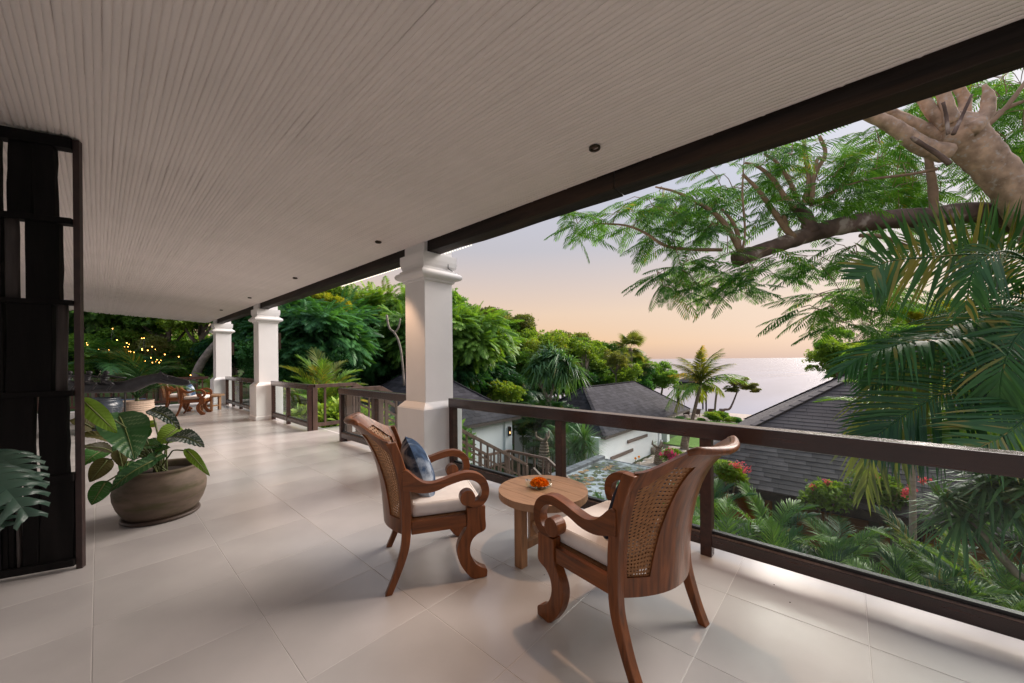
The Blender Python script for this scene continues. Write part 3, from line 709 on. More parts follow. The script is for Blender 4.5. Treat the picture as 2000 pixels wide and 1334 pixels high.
def make_chair(name, label, group, mt=None):
    T = mt or M['teak']
    t = thing(name, label, 'armchair', group=group)
    Fc = [(.31, .445), (.31, .37), (.31, .30), (.258, .274), (.224, .24), (.212, .19), (.222, .14), (.25, .095), (.288, .066), (.318, .048), (.318, .004)]
    Rc = [(.195, .445), (.195, .38), (.190, .325), (.163, .28), (.14, .235), (.132, .19), (.14, .14), (.16, .09), (.19, .045), (.215, .015), (.24, 0)]
    Ro = [(-.285, 0), (-.25, .08), (-.22, .17), (-.197, .26), (-.19, .34), (-.19, .45), (-.195, .56), (-.213, .70), (-.245, .81), (-.275, .872)]
    Fo = [(-.245, 0), (-.205, .09), (-.17, .18), (-.147, .26), (-.138, .34), (-.135, .45), (-.14, .56), (-.158, .69), (-.19, .80), (-.218, .876)]
    At = [(-.185, .712), (-.165, .712), (-.145, .700), (-.11, .665), (-.07, .635), (-.02, .622), (.04, .632), (.10, .650), (.16, .663), (.21, .665), (.265, .650), (.312, .612), (.332, .56), (.330, .51), (.308, .468), (.268, .445), (.225, .448), (.190, .467), (.172, .498)]
    Ab = [(-.185, .597), (-.15, .590), (-.12, .580), (-.08, .570), (-.03, .568), (.02, .576), (.07, .594), (.12, .608), (.165, .617), (.205, .618), (.243, .606), (.272, .58), (.284, .548), (.282, .518), (.268, .496), (.25, .489), (.228, .492), (.214, .505), (.205, .515)]
    for sx in (1, -1):
        a, c = sorted((sx * .262, sx * .318))
        MB().ribbon(Fc, Rc, a, c).build('front_leg', T, t, bevel=.005)
        a, c = sorted((sx * .270, sx * .318))
        MB().ribbon(Ro, Fo, a, c).build('rear_leg', T, t, bevel=.004)
        a, c = sorted((sx * .270, sx * .326))
        b = MB().ribbon(At, Ab, a, c, 5)
        am = b.build('arm', M['teaky'], t, bevel=.004)
        x0 = sx * .264; x1 = sx * .332
        b = MB().rings([[(x, .198 + .047 * math.cos(q), .508 + .047 * math.sin(q)) for q in [2 * math.pi * i / 24 for i in range(24)]] for x in sorted((x0, x1))])
        b.build('scroll', T, am, bevel=.004)
        MB().box(min(sx * .274, sx * .306), max(sx * .274, sx * .306), -.135, .194, .325, .402).build('seat_rail', M['teaky'], t, bevel=.004)
    MB().box(-.262, .262, .235, .275, .325, .402).build('front_rail', T, t, bevel=.004)
    MB().box(-.27, .27, -.17, .235, .385, .40).build('seat_cane', M['cane'], t)
    # wooden parts of the back: everything but the two cane windows
    svals = lambda z, zt: None
    zl, V_, F_ = .41, [], []
    def s1(f): return .60 - .26 * f
    cols = 6
    rows = [(.325, 0), (.345, 0), (.38, 0)] ; nm = 12
    def srow(f):
        i = s1(f); c_ = [-1, -.93, -.90]
        c_ += [-.90 + (.90 - i) * k / cols for k in range(1, cols + 1)]
        c_ += [-i + 2 * i * k / 10 for k in range(1, 11)]
        c_ += [i + (.90 - i) * k / cols for k in range(1, cols + 1)] + [.93, 1]
        return c_
    G = []
    for z in (.325, .365): G.append([(s, z) for s in srow(0)])
    for k in range(nm + 1):
        f = k / nm; G.append([(s, zl + (ztop(s) - .085 - zl) * f) for s in srow(f)])
    for q in (.055, .028, .008, 0): G.append([(s, ztop(s) - q) for s in srow(1)])
    nr, nc = len(G), len(G[0]); TH = .012
    V_ = [shell(s, z, TH) for r in G for s, z in r] + [shell(s, z, -TH) for r in G for s, z in r]
    n_ = nr * nc
    def solid(i, j):
        if i < 0 or j < 0 or i >= nr - 1 or j >= nc - 1: return False
        row = 2 <= i < 2 + nm; cl = (2 <= j < 2 + cols) or (12 + cols <= j < 12 + 2 * cols)
        return not (row and cl)
    for i in range(nr - 1):
        for j in range(nc - 1):
            if not solid(i, j): continue
            a, b_, c_, d = i * nc + j, i * nc + j + 1, (i + 1) * nc + j + 1, (i + 1) * nc + j
            F_.append((a, b_, c_, d)); F_.append((n_ + d, n_ + c_, n_ + b_, n_ + a))
            for (di, dj, p, q) in ((-1, 0, a, b_), (0, 1, b_, c_), (1, 0, c_, d), (0, -1, d, a)):
                if not solid(i + di, j + dj): F_.append((q, p, n_ + p, n_ + q))
    b = MB(); b.v = V_; b.f = F_
    back = b.build('backrest', M['teakback'], t)
    for p_ in back.data.polygons: p_.use_smooth = True
    e = back.modifiers.new('edge', 'EDGE_SPLIT'); e.split_angle = R(40)
    # rolled crest rail along the top edge, curling backwards
    pts = [shell(s, ztop(s) - .006, -.006) for s in [-.66 + 1.32 * k / 16 for k in range(17)]]
    MB().tube(pts, [.012 + .008 * math.sin(math.pi * k / 16) ** .4 for k in range(17)], 10).build('crest_rail', M['teakback'], back, True)
    for sg in (1, -1):
        NX, NZ = 8, 27; cm = MB()
        for a in range(NX):
            for c in range(NZ):
                def pt(u, v):
                    f = (c + v) / NZ; i0 = s1(f); s = i0 + (.90 - i0) * (a + u) / NX
                    return shell(sg * s, zl + (ztop(s) - .085 - zl) * f, 0)
                o8 = [(0, 0), (.5, 0), (1, 0), (1, .5), (1, 1), (.5, 1), (0, 1), (0, .5)]
                hr = .30; st_ = .5 if False else 0
                i8 = [(.5 + hr * math.cos(q), .5 + hr * math.sin(q)) for q in [math.pi * (-.75 + .25 * k) for k in range(8)]]
                base = len(cm.v)
                cm.v += [pt(*q) for q in o8] + [pt(*q) for q in i8]
                cm.f += [(base + k, base + (k + 1) % 8, base + 8 + (k + 1) % 8, base + 8 + k) for k in range(8)]
        cp = cm.build('cane_panel', M['cane'], back)
        sd_ = cp.modifiers.new('thick', 'SOLIDIFY'); sd_.thickness = .003; sd_.offset = 0
    # seat cushion with piped edges
    def cush(x, y, z0, z1):
        rs = []
        for z, ins in ((z0, .012), (z0 + .008, .003), ((z0 + z1) / 2, -.004), (z1 - .008, .002), (z1, .010)):
            ring = []
            for sx, sy, a0 in ((1, 1, 0), (-1, 1, 90), (-1, -1, 180), (1, -1, 270)):
                cx_, cy_ = sx * (x - .03), (y[1] - .03 if sy > 0 else y[0] + .03)
                for q in range(5):
                    an = R(a0 + q * 22.5); rr = .03 - ins
                    ring.append((cx_ + rr * math.cos(an), cy_ + rr * math.sin(an), z))
            rs.append(ring)
        return rs
    rs = cush(.258, (-.135, .295), .405, .482)
    # keep clear of front leg blocks by narrowing
    b = MB().rings(rs, cap=False)
    top = rs[-1]; n0 = len(top)
    prev = top
    for f, dz in ((.8, .008), (.5, .016), (.2, .019)):
        cur = [(p[0] * f, .08 + (p[1] - .08) * f, .482 + dz) for p in top]
        b.rings([prev, cur], cap=False); prev = cur
    b.f.append(tuple(range(len(b.v) - n0, len(b.v))))
    cu = b.build('seat_cushion', M['cushion'], t, True)
    for zz, ins in ((.482, .004), (.407, .004)):
        rr = cush(.258 - ins, (-.135 + ins, .295 - ins), zz, zz + .01)[0]; MB().tube(rr + rr[:1], .0035, 6, cap=False).build('piping', M['cushion'], cu, True)
    return t
def pillow_mesh(w, d, th):
    n = 20; top, bot = [], []
    for sgn, lst in ((1, top), (-1, bot)):
        for i in range(n + 1):
            row = []
            for j in range(n + 1):
                u, v = -1 + 2 * i / n, -1 + 2 * j / n
                e = (1 - abs(u) ** 2.6) * (1 - abs(v) ** 2.6); k = .92 + .08 * (abs(u * v)) ** .7
                pin = 1 - .06 * (1 - abs(u)) * abs(v) - .06 * (1 - abs(v)) * abs(u)
                row.append((u * w / 2 * pin, v * d / 2 * pin, sgn * th / 2 * max(0, e) ** .45 + .006 * math.sin(u * 5 + v * 3) * e))
            lst.append(row)
    b = MB().grid(top); b.grid([r[::-1] for r in bot]); return b.mesh('throw_pillow', True)
GC = 'carved teak armchairs with cane backs'
ch2 = make_chair('armchair', 'carved teak armchair in the front with its back turned to the camera', GC)
ch2.location = (1.8015, .8525, 0); ch2.rotation_euler = (0, 0, -.171)
ch1 = dup(ch2, (1.4925, 2.10, 0), -2.094, 'carved teak armchair seen from its side, left of the round table, with blue pillow')
ch3 = dup(ch2, (1.66, 12.75, 0), -1.95, 'distant teak armchair on the far terrace beside the wooden table')
ch4 = dup(ch2, (1.45, 13.85, 0), -1.75, 'farthest teak armchair half hidden behind another armchair')
pm_ = pillow_mesh(.38, .38, .17)
def pillow(ch, lab, m, x=0, tilt=64, y=-.10, z=.67, yaw=0):
    me = pm_.copy(); me.materials.append(M[m])
    o = link('throw_pillow', me)
    o.matrix_world = Matrix.LocRotScale(ch.location, ch.rotation_euler, None) @ Matrix.Translation((x, y, z)) @ Matrix.Rotation(yaw, 4, 'Z') @ Matrix.Rotation(R(tilt), 4, 'X')
    return tag(o, lab, 'pillow', 'blue throw pillows')
pillow(ch1, 'blue and white tie dyed pillow leaning in the side view armchair', 'indigo', 0, 110, -.075, .635, .05)
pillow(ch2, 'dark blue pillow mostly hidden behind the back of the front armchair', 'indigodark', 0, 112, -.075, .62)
pillow(ch3, 'blue pillow in the distant armchair', 'indigo', 0, 110, -.075, .635)

def make_table(label, group):
    t = thing('side_table', label, 'table', group=group)
    rt_ = .308; nP = 5
    for k in range(nP):
        a, c = -rt_ + 2 * rt_ * k / nP + .0006, -rt_ + 2 * rt_ * (k + 1) / nP - .0006
        xs = [a + (c - a) * i / 10 for i in range(11)]
        hi = [(x, math.sqrt(max(1e-6, rt_ ** 2 - x * x))) for x in xs]; lo = [(x, -y) for x, y in reversed(hi)]
        ring = hi + lo
        MB().rings([[(x, y, .405) for x, y in ring], [(x, y, .452) for x, y in ring]]).build('top_plank', M['teaklight'], t, bevel=.0015)
    for q in (0, 120, 240):
        r_ = Matrix.Rotation(R(q), 4, 'Z')
        b = MB().box(.195, .255, -.032, .032, 0, .404); b.v = [tuple(r_ @ Vector(v)) for v in b.v]; b.build('leg', M['teakleg'], t, bevel=.004)
        b = MB().box(.012, .194, -.02, .02, .10, .145); b.v = [tuple(r_ @ Vector(v)) for v in b.v]; b.build('stretcher', M['teakleg'], t, bevel=.003)
        b = MB().box(.02, .19, -.02, .02, .36, .404); b.v = [tuple(r_ @ Vector(v)) for v in b.v]; b.build('top_bearer', M['teakleg'], t)
    return t
tb = make_table('round weathered teak side table with three legs between the two near armchairs', 'round teak side tables')
tb.location = (2.065, 1.575, 0); tb.rotation_euler = (0, 0, R(177))
tb2 = dup(tb, (2.12, 13.35, 0), .4, 'distant round teak table between the far armchairs')
def flower_dish(loc, lab1, lab2, s=1):
    t = thing('glass_dish', lab1, 'dish', loc, group='glass dishes'); b = MB(); rs = []
    for r_, z in ((.02, .002), (.045, .003), (.075, .010), (.098, .020), (.100, .022), (.077, .013), (.045, .006), (.015, .005)):
        rs.append([(r_ * (1 + .13 * math.cos(4 * q) * (r_ / .09) ** 2) * math.cos(q), r_ * (1 + .13 * math.cos(4 * q) * (r_ / .09) ** 2) * math.sin(q), z + (.012 * math.cos(4 * q) * (r_ / .09) ** 3)) for q in [2 * math.pi * i / 40 for i in range(40)]])
    b.rings(rs); b.build('bowl', M['dish'], t, True)
    f = MB(); r = random.Random(3)
    f.lathe([(.001, .052), (.034, .046), (.056, .03), (.06, .015), (.035, .008)], 16, cap=True)
    for i in range(620):
        q, k = r.random() * 6.283, r.random() ** .6; el = k * 1.5
        d = Vector((math.cos(q) * math.sin(el), math.sin(q) * math.sin(el), math.cos(el)))
        c_ = Vector((d.x * .060, d.y * .060, .013 + d.z * .041)); tn = d.cross(Vector((r.uniform(-1, 1), r.uniform(-1, 1), r.uniform(-1, 1)))).normalized(); bt = d.cross(tn)
        w, hgt = r.uniform(.003, .006), r.uniform(.004, .009)
        f.add([c_ - tn * w - d * .003, c_ + tn * w - d * .003, c_ + tn * w * 1.2 + d * hgt + bt * .004, c_ - tn * w * 1.2 + d * hgt + bt * .002], [(0, 1, 2, 3)])
    o = f.build('marigold_flower', M['marigold']); o.location = (loc[0], loc[1], loc[2] + .008)
    tag(o, lab2, 'flower', 'orange marigold heads')
v = at(1066, 944, 2.57)
flower_dish((2.065, 1.605, .4525), 'pale green lobed glass dish on the near round table', 'orange marigold head in the glass dish on the near table')
flower_dish((2.02, 13.30, .4525), 'glass dish on the distant round table', 'orange marigold head on the distant round table')

# ------------------------------------------------------------------ recycled board screen
sc = thing('room_screen', 'tall dark screen of stacked charred boards in a rusty frame at left edge', 'screen', (-.075, 3.775, 0), R(157.6))
H_ = 2.825
MB().box(-.006, .026, -.02, .02, 0, H_).build('frame_post', M['screenmetal'], sc, bevel=.003)
MB().box(1.2, 1.23, -.05, .05, 0, H_).build('frame_post', M['screenmetal'], sc, bevel=.003)
for z0, z1 in ((2.755, H_), (2.262, 2.30), (1.735, 1.765), (1.14, 1.175), (.585, .63), (.03, .075)):
    MB().box(.026, 1.2, -.04, .04, z0, z1).build('shelf_bar', M['screenwood'], sc, bevel=.003)
rows = [(2.30, 2.755, [(.108, .205), (.210, .318), (.352, .47)]),
        (1.765, 2.262, [(.088, .240), (-.272, .335), (.340, .47)]),
        (1.175, 1.735, [(-.064, .113), (.124, .322), (.334, .36), (.362, .48)]),
        (.63, 1.14, [(.062, .188), (.212, .40), (.41, .55)]),
        (.075, .585, [(.034, .185), (.19, .258), (-.274, .294), (.298, .32), (.323, .345), (.35, .5)])]
r = random.Random(5)
for z0, z1, bs in rows:
    x = .52; bs = list(bs)
    while x < 1.15:
        w = r.uniform(.08, .22); bs.append((x + .005, min(1.19, x + w))); x += w + r.choice([.01, .03])
    for a, c in bs:
        log = a < 0; a = abs(a); lean = r.uniform(-.008, .012)
        b = MB(); d0 = r.uniform(.018, .03); n = 5; rs = []
        for i in range(n + 1):
            f = i / n; j = lambda q: r.uniform(-q, q); z = z0 + (z1 - z0) * f; o = lean * (.5 - f)
            if log: rs.append([((a + c) / 2 + o + (c - a) / 2 * math.cos(q) * (1 + j(.05)), d0 * math.sin(q), z) for q in [2 * math.pi * k / 10 for k in range(10)]])
            else: rs.append([(a + o + j(.003), -d0 + j(.004), z), (c + o + j(.003), -d0 + j(.004), z), (c + o + j(.003), d0 + j(.004), z), (a + o + j(.003), d0 + j(.004), z)])
        b.rings(rs); b.build('board', M['screenlog' if log else 'screenwood'], sc, smooth=log, bevel=0 if log else .004)

# ------------------------------------------------------------------ pots and leaves
def big_leaf(b, base, tip, width, nrm, fold=.18, droop=.12, rip=.012, n=42, m=6, heart=.62, veins=11):
    base, tip, nrm = Vector(base), Vector(tip), Vector(nrm).normalized(); ax = tip - base; Ln = ax.length; ax.normalize()
    sd_ = ax.cross(nrm).normalized(); nn = sd_.cross(ax).normalized(); P = []
    for i in range(n + 1):
        t_ = i / n; w = width / 2 * max(.0, math.sin(math.pi * min(1, t_ ** heart))) ** .75
        c_ = base + ax * Ln * t_ + nn * droop * Ln * math.sin(math.pi * t_)
        row = []
        for j in range(-m, m + 1):
            s = j / m; back = -.10 * Ln * abs(s) * (1 - t_) ** 2
            wv = .022 * Ln * math.sin(9 * t_ + 2.1 * (1 if s > 0 else -1) + Ln * 40) * abs(s) ** 3
            rp = wv + rip * math.cos(2 * math.pi * (veins * t_ - 1.6 * abs(s))) * abs(s) ** .5 * (1 - .5 * abs(s))
            row.append(c_ + sd_ * w * s + ax * (back + .12 * width * abs(s) * t_ * (1 - t_)) + nn * (fold * w * abs(s) ** 1.3 + rp - .006 * (abs(s) < .01) * 1))
        P.append(row)
    b.grid(P)
def midrib(b, base, tip, nrm, droop, Ln=None):
    base, tip, nrm = Vector(base), Vector(tip), Vector(nrm).normalized(); ax = tip - base; Ln = ax.length; ax.normalize()
    sd_ = ax.cross(nrm).normalized(); nn = sd_.cross(ax).normalized()
    b.tube([base + ax * Ln * t_ + nn * (droop * Ln * math.sin(math.pi * t_) + .002) for t_ in [i / 8 for i in range(9)]], [.007 * (1 - .8 * i / 8) for i in range(9)], 5)
camv = Vector((0, 0, CAM_H))
pt_ = thing('planter', 'round brown stoneware planter on a dark saucer standing on the floor', 'planter', (.37, 4.53, 0))
prof = [(.20, .03), (.235, .035), (.258, .07), (.288, .13), (.308, .20), (.312, .26), (.300, .32), (.278, .37), (.262, .395), (.258, .41), (.272, .42), (.27, .435), (.25, .437), (.235, .42), (.232, .37), (.0, .365)]
MB().lathe(prof[:-1], 48, cap=False).build('pot_body', M['terracotta'], pt_, True)
MB().lathe([(.0, .38), (.12, .39), (.234, .375)], 24, cap=False).build('soil', M['soil'], pt_, True)
MB().lathe([(.0, 0), (.25, 0), (.264, .012), (.264, .03), (.25, .032), (.0, .031)], 40, cap=False).build('saucer', M['saucer'], pt_, True)
z8 = lambda X, Y: (150 + X / 4.168, 720 + Y / 4.168)
LV = [((345, 390), (470, 745), 300, 3.1, 2.95, 'leaf_big', 'u'), ((60, 270), (325, 525), 130, 2.75, 2.9, 'leaf_areca', 's'), ((345, 590), (-20, 545), 100, 3.2, 3.0, 'leaf_bigdry', 'u'),
      ((320, 720), (0, 640), 120, 3.15, 2.85, 'leaf_bigdry', 'u'), ((245, 745), (105, 925), 130, 3.0, 2.9, 'leaf_bigdry', 's'), ((228, 930), (120, 1110), 130, 2.95, 2.9, 'leaf_dark', 's'),
      ((620, 750), (262, 1005), 130, 3.05, 2.85, 'leaf_big', 'u'), ((612, 345), (842, 492), 120, 3.5, 3.45, 'leaf_frost', 'u'), ((825, 480), (655, 615), 160, 3.45, 3.3, 'leaf_light', 's'),
      ((785, 560), (1040, 635), 150, 3.3, 3.25, 'leaf_frost', 'u'), ((900, 670), (1082, 872), 75, 3.2, 3.15, 'leaf_light', 's'), ((500, 680), (700, 640), 150, 3.3, 3.2, 'leaf_dark', 'u'),
      ((640, 440), (568, 468), 60, 3.6, 3.55, 'leaf_light', 's'), ((340, 670), (378, 810), 100, 3.05, 2.95, 'leaf_bigdry', 's'), ((430, 610), (300, 700), 140, 3.25, 3.1, 'leaf_dark', 'u'),
      ((690, 700), (560, 800), 110, 3.2, 3.05, 'leaf_dark', 'u'), ((230, 660), (30, 800), 150, 3.3, 3.1, 'leaf_dark', 'u'),
      ((560, 560), (430, 470), 130, 3.5, 3.6, 'leaf_dark', 'u'), ((640, 700), (760, 640), 110, 3.2, 3.2, 'leaf_dark', 'u'), ((560, 720), (640, 560), 150, 3.35, 3.4, 'leaf_frost', 'u'), ((420, 760), (380, 880), 110, 3.05, 2.9, 'leaf_dark', 's'), ((120, 480), (-60, 420), 140, 3.1, 3.0, 'leaf_bigdry', 'u')]
ph = thing('philodendron', 'broad leaved philodendron growing out of the brown planter', 'plant', (.37, 4.53, .38))
top = Vector((.37, 4.53, .38))
for (b0, b1, w, d0, d1, mm, md) in LV:
    p0, p1 = at(*z8(*b0), d0), at(*z8(*b1), d1); toc = (camv - (p0 + p1) / 2).normalized()
    nrm = toc * (.75 if md == 'u' else 1) + Vector((0, 0, .65 if md == 'u' else .1))
    wm = w / 4.168 * (d0 + d1) / 2 / F_PX * 1.0
    b = MB(); big_leaf(b, p0, p1, wm, nrm, fold=.22 if md == 'u' else -.1, droop=.14, rip=.007 if mm != 'leaf_frost' else .014)
    lf = b.build('leaf', M[mm], ph, True, world=True)
    if mm in ('leaf_big', 'leaf_frost', 'leaf_dark'):
        lf.data.materials.append(M['vein_silver' if mm == 'leaf_frost' else 'vein_pale'])
        for q_ in range(42 * 12):
            i_, j_ = divmod(q_, 12); tt, ss = (i_ + .5) / 42, abs((j_ + .5) / 6 - 1); f_ = (11 * tt - 1.6 * ss + (.25 if mm == 'leaf_frost' else 0)) % 1
            if f_ < (.5 if mm == 'leaf_frost' else .16) and .12 < ss < (.9 if mm == 'leaf_frost' else .82) and tt > .08 and (mm != 'leaf_frost' or (q_ * 7919) % 10 < 7): lf.data.polygons[q_].material_index = 1
    b = MB(); midrib(b, p0, p1, nrm, .14); b.v = [tuple(Vector(v) - ph.location) for v in b.v]; b.build('midrib', M['rachis'], lf, True)
    mid = (top + p0) / 2 + Vector((0, 0, .10)); q = [top + Vector((random.uniform(-.05, .05), random.uniform(-.05, .05), 0)), top.lerp(mid, .6) + Vector((0, 0, .03)), mid, p0]
    MB().tube(crom(q, 4), .006, 6).build('stalk', M['stem'], ph, True, world=True)
# monstera at the picture's left edge
mo = thing('monstera', 'monstera plant with split leaves in front of the dark screen', 'plant', (-.62, 2.35, 0))
MB().lathe([(.0, 0), (.17, 0), (.2, .15), (.22, .34), (.235, .36), (.215, .36), (.2, .3), (0, .3)], 28, cap=False).build('pot', M['urn'], mo, True)
def split_leaf(base, tip, width, nrm, drop):
    base, tip, nrm = Vector(base), Vector(tip), Vector(nrm).normalized(); ax = (tip - base); Ln = ax.length; ax.normalize()
    sd_ = ax.cross(nrm).normalized(); nn = sd_.cross(ax).normalized(); b = MB()
    mid = lambda t_: base + ax * Ln * t_ + nn * (.10 * Ln * math.sin(math.pi * t_))
    nl = 7
    for sg in (1, -1):
        for k in range(nl):
            t0, t1 = .02 + k * .96 / nl, .02 + (k + 1) * .96 / nl
            P = []
            for i in range(8):
                s = i / 7; P.append([])
                gap = .14 * smooth(.35, .55, s) + .12 * s * s
                for j in range(5):
                    f = j / 4; tt = t0 + (t1 - t0) * (gap + (1 - 2 * gap) * f) if s > .05 else t0 + (t1 - t0) * f
                    w = width / 2 * math.sin(math.pi * min(1, ((t0 + t1) / 2) ** .62 * .93 + .04)) ** .7 * (1 - .12 * abs(f - .5) * 2 * s)
                    P[-1].append(mid(tt) + sd_ * sg * w * s + ax * (.16 * width * s) + nn * (.25 * w * s - drop * w * s ** 2.4 + .010 * math.sin(f * math.pi) * s))
            b.grid(P)
    return b
for p0, p1, w, d, dr in (((-48, 905), (58, 1012), 118, 1.32, .8), ((-30, 880), (70, 950), 90, 1.42, .7), ((-60, 985), (12, 1030), 80, 1.3, .5)):
    a, c = at(*p0, d), at(*p1, d - .02); nrm = (camv - a).normalized() * .7 + Vector((0, 0, .75))
    split_leaf(a, c, w * d / F_PX, nrm, dr).build('leaf', M['leaf_monstera'], mo, True, world=True)
    q = [Vector((-.62, 2.35, .3)), Vector((-.60, 2.2, .75)), a + Vector((-.03, .05, .02)), a]
    MB().tube(crom(q, 5), .009, 6).build('stalk', M['stem'], mo, True, world=True)
# pale ribbed pot, glazed urn, chest
wp = thing('planter', 'pale ribbed pot holding a palm behind the carved sculpture', 'planter', (.551, 11.34, 0))
pr = [(.20, 0)]
for i in range(12): z = .01 + i * .042; rr = .21 + .07 * math.sin(math.pi * (i + 1) / 16); pr += [(rr, z), (rr + .008, z + .02)]
pr += [(.27, .53), (.275, .55), (.25, .55), (.24, .48)]
MB().lathe(pr, 36, cap=False).build('pot_body', M['whitepot'], wp, False); MB().lathe([(0, .49), (.242, .48)], 20, cap=False).build('soil', M['soil'], wp)
ur = thing('urn', 'dark blue grey glazed urn behind the leaves by the screen', 'urn', (.03, 10.9, 0))
MB().lathe([(0, 0), (.17, 0), (.21, .1), (.27, .28), (.31, .44), (.315, .52), (.30, .58), (.27, .61), (.255, .63), (.275, .645), (.28, .665), (.26, .67), (.24, .64), (.2, .5)], 36, cap=False).build('body', M['urn'], ur, True)
MB().lathe([(.312, .475), (.322, .485), (.312, .495)], 36, cap=False).build('band', M['urn'], ur, True)
cb = thing('chest', 'low wooden chest with navy cushion behind the urn', 'chest', (.35, 12.6, 0), -.5)
for k in range(3): MB().box(-.4, .4, -.22, .22, .04 + k * .13, .165 + k * .13).build('board', M['orange'], cb, bevel=.004)
MB().box(-.38, .38, -.2, .2, .425, .50).build('cushion', M['navy'], cb, bevel=.02)
MB().box(-.36, .36, -.235, -.222, .14, .30).build('blue_panel', M['navy'], cb)
tw = MB(); tw.grid([[(1.02 + .1 * math.sin(i * .5), 12.5 + .02 * math.sin(j), .02 + j * .06) for j in range(9)] for i in range(6)])
# carved sculpture
sp = thing('carved_sculpture', 'dark carved long snouted beast with riders on a thin iron stand', 'sculpture', (.1, 8.9, 0))
D0 = 6.0
def prow(lst, d=D0, flat=.55):
    rs = []
    for px, py, hw in lst:
        c_ = at(px, py, d); h_ = hw * d / F_PX
        rs.append([c_ + Vector((0, 0, 1)) * h_ * math.sin(q) + Vector((_s, _c, 0)) * h_ * flat * math.cos(q) for q in [2 * math.pi * k / 14 for k in range(14)]])
    return rs
b = MB().rings(prow([(60, 760, 5), (80, 758, 9), (110, 757, 11), (165, 757, 11.2), (205, 757, 11), (240, 756, 11.5), (262, 752, 14), (275, 747, 13), (290, 742.5, 10.5), (304, 739, 10), (316, 738, 10.5), (322, 740.5, 9.5), (340, 743.5, 8.2), (356, 746.5, 7.2), (366, 747.5, 6), (371, 748, 3)]))
b.build('beast_body', M['carved'], sp, True, world=True)
ea = MB()
for dd in (-.04, .04):
    p_ = at(314, 732, D0 + dd); ea.add([p_ + Vector((-.06, .05, -.03)), p_ + Vector((.03, -.03, -.03)), p_ + Vector((0, 0, .07)), p_ + Vector((-.01, .01, -.02)) + Vector((_s, _c, 0)) * .03], [(0, 1, 2), (1, 3, 2), (3, 0, 2)])
ea.build('ear', M['carved'], sp, world=True)
MB().tube([at(313, 741, D0 - .06), at(335, 748, D0 - .055), at(352, 752, D0 - .05), at(368, 752, D0 - .03)], .006, 5).build('mouth_ridge', M['carved'], sp, True, world=True)
MB().rings([[at(326, 735.5, D0 - .07) + Vector((0, 0, 1)) * .016 * math.sin(q) + Vector((_c, -_s, 0)) * .02 * math.cos(q) + Vector((_s, _c, 0)) * k for q in [2 * math.pi * i / 8 for i in range(8)]] for k in (0, -.012)]).build('eye', M['carved'], sp, True, world=True)
for ox in (0, -33, -72):
    b = MB(); A_ = lambda X, Y, dd=0: at(160 + X / 5.56 + ox, 580 + Y / 5.56, D0 - .02 + dd)
    b.tube([A_(245, 935), A_(238, 900), A_(240, 865), A_(255, 848), A_(262, 838)], [.045, .04, .045, .04, .02], 9)
    b.tube([A_(258, 842), A_(262, 825), A_(268, 812), A_(268, 800)], [.02, .038, .036, .012], 9)
    b.tube([A_(250, 855, -.03), A_(300, 858, -.06), A_(390, 872, -.05), A_(480, 880, 0)], [.018, .016, .014, .012], 6)
    b.tube([A_(245, 925, -.05), A_(290, 925, -.09), A_(338, 952, -.09), A_(305, 985, -.09), A_(280, 1012, -.09), A_(300, 1022, -.09)], [.03, .03, .022, .02, .015, .014], 7)
    b.tube([A_(245, 925, .05), A_(290, 925, .09), A_(338, 952, .09), A_(305, 985, .09), A_(280, 1012, .09)], [.03, .03, .022, .02, .014], 7)
    b.build('rider', M['carved'], sp, True, world=True)
for px in (244, 110):
    p_ = at(px, 766, D0); MB().tube([(p_.x, p_.y, 0.02), (p_.x, p_.y, p_.z + .02)], .011, 8).build('stand_rod', M['iron'], sp, world=True)
    MB().box(p_.x - .12, p_.x + .12, p_.y - .08, p_.y + .08, 0, .02).build('stand_foot', M['iron'], sp, world=True)
# fallen leaf crumbs on the floor
for (px, py) in ((1063, 1124), (1512, 1147), (1543, 1182)):
    v = at(px, py, 1.35 * F_PX / (py - HOR)); b = MB(); b.lathe([(.0, .001), (.0035, .002), (.002, .004)], 6)
    o = b.build('seed', M['soil']); o.location = (v.x, v.y, 0.0005); tag(o, 'tiny dark seed fallen on the pale tiles', 'seed', 'seeds on the floor')
# ================================================================== vegetation
def rot_from(dirs, ups):
    d = dirs / np.linalg.norm(dirs, axis=1, keepdims=True)
    s = np.cross(d, ups); ln = np.linalg.norm(s, axis=1, keepdims=True); s = s / np.maximum(ln, 1e-6)
    n = np.cross(s, d)
    return np.stack([s, d, n], -1)
def scatter_mesh(name, TV, TF, dirs, ups, P, Sc):
    TV = np.asarray(TV, float); TF = np.asarray(TF); Rm = rot_from(np.asarray(dirs, float), np.asarray(ups, float))
    V = np.einsum('nij,kj->nki', Rm, TV) * np.asarray(Sc)[:, None, None] + np.asarray(P)[:, None, :]
    Fq = TF[None] + (np.arange(len(P)) * len(TV))[:, None, None]
    return npmesh(name, V.reshape(-1, 3), Fq.reshape(-1, TF.shape[1]))
LEAF_V = [(0, 0, 0), (.20, .30, .05), (.22, .62, .03), (0, 1, -.10), (-.22, .62, .03), (-.20, .30, .05)]
LEAF_F = [(0, 1, 2, 3), (0, 3, 4, 5)]
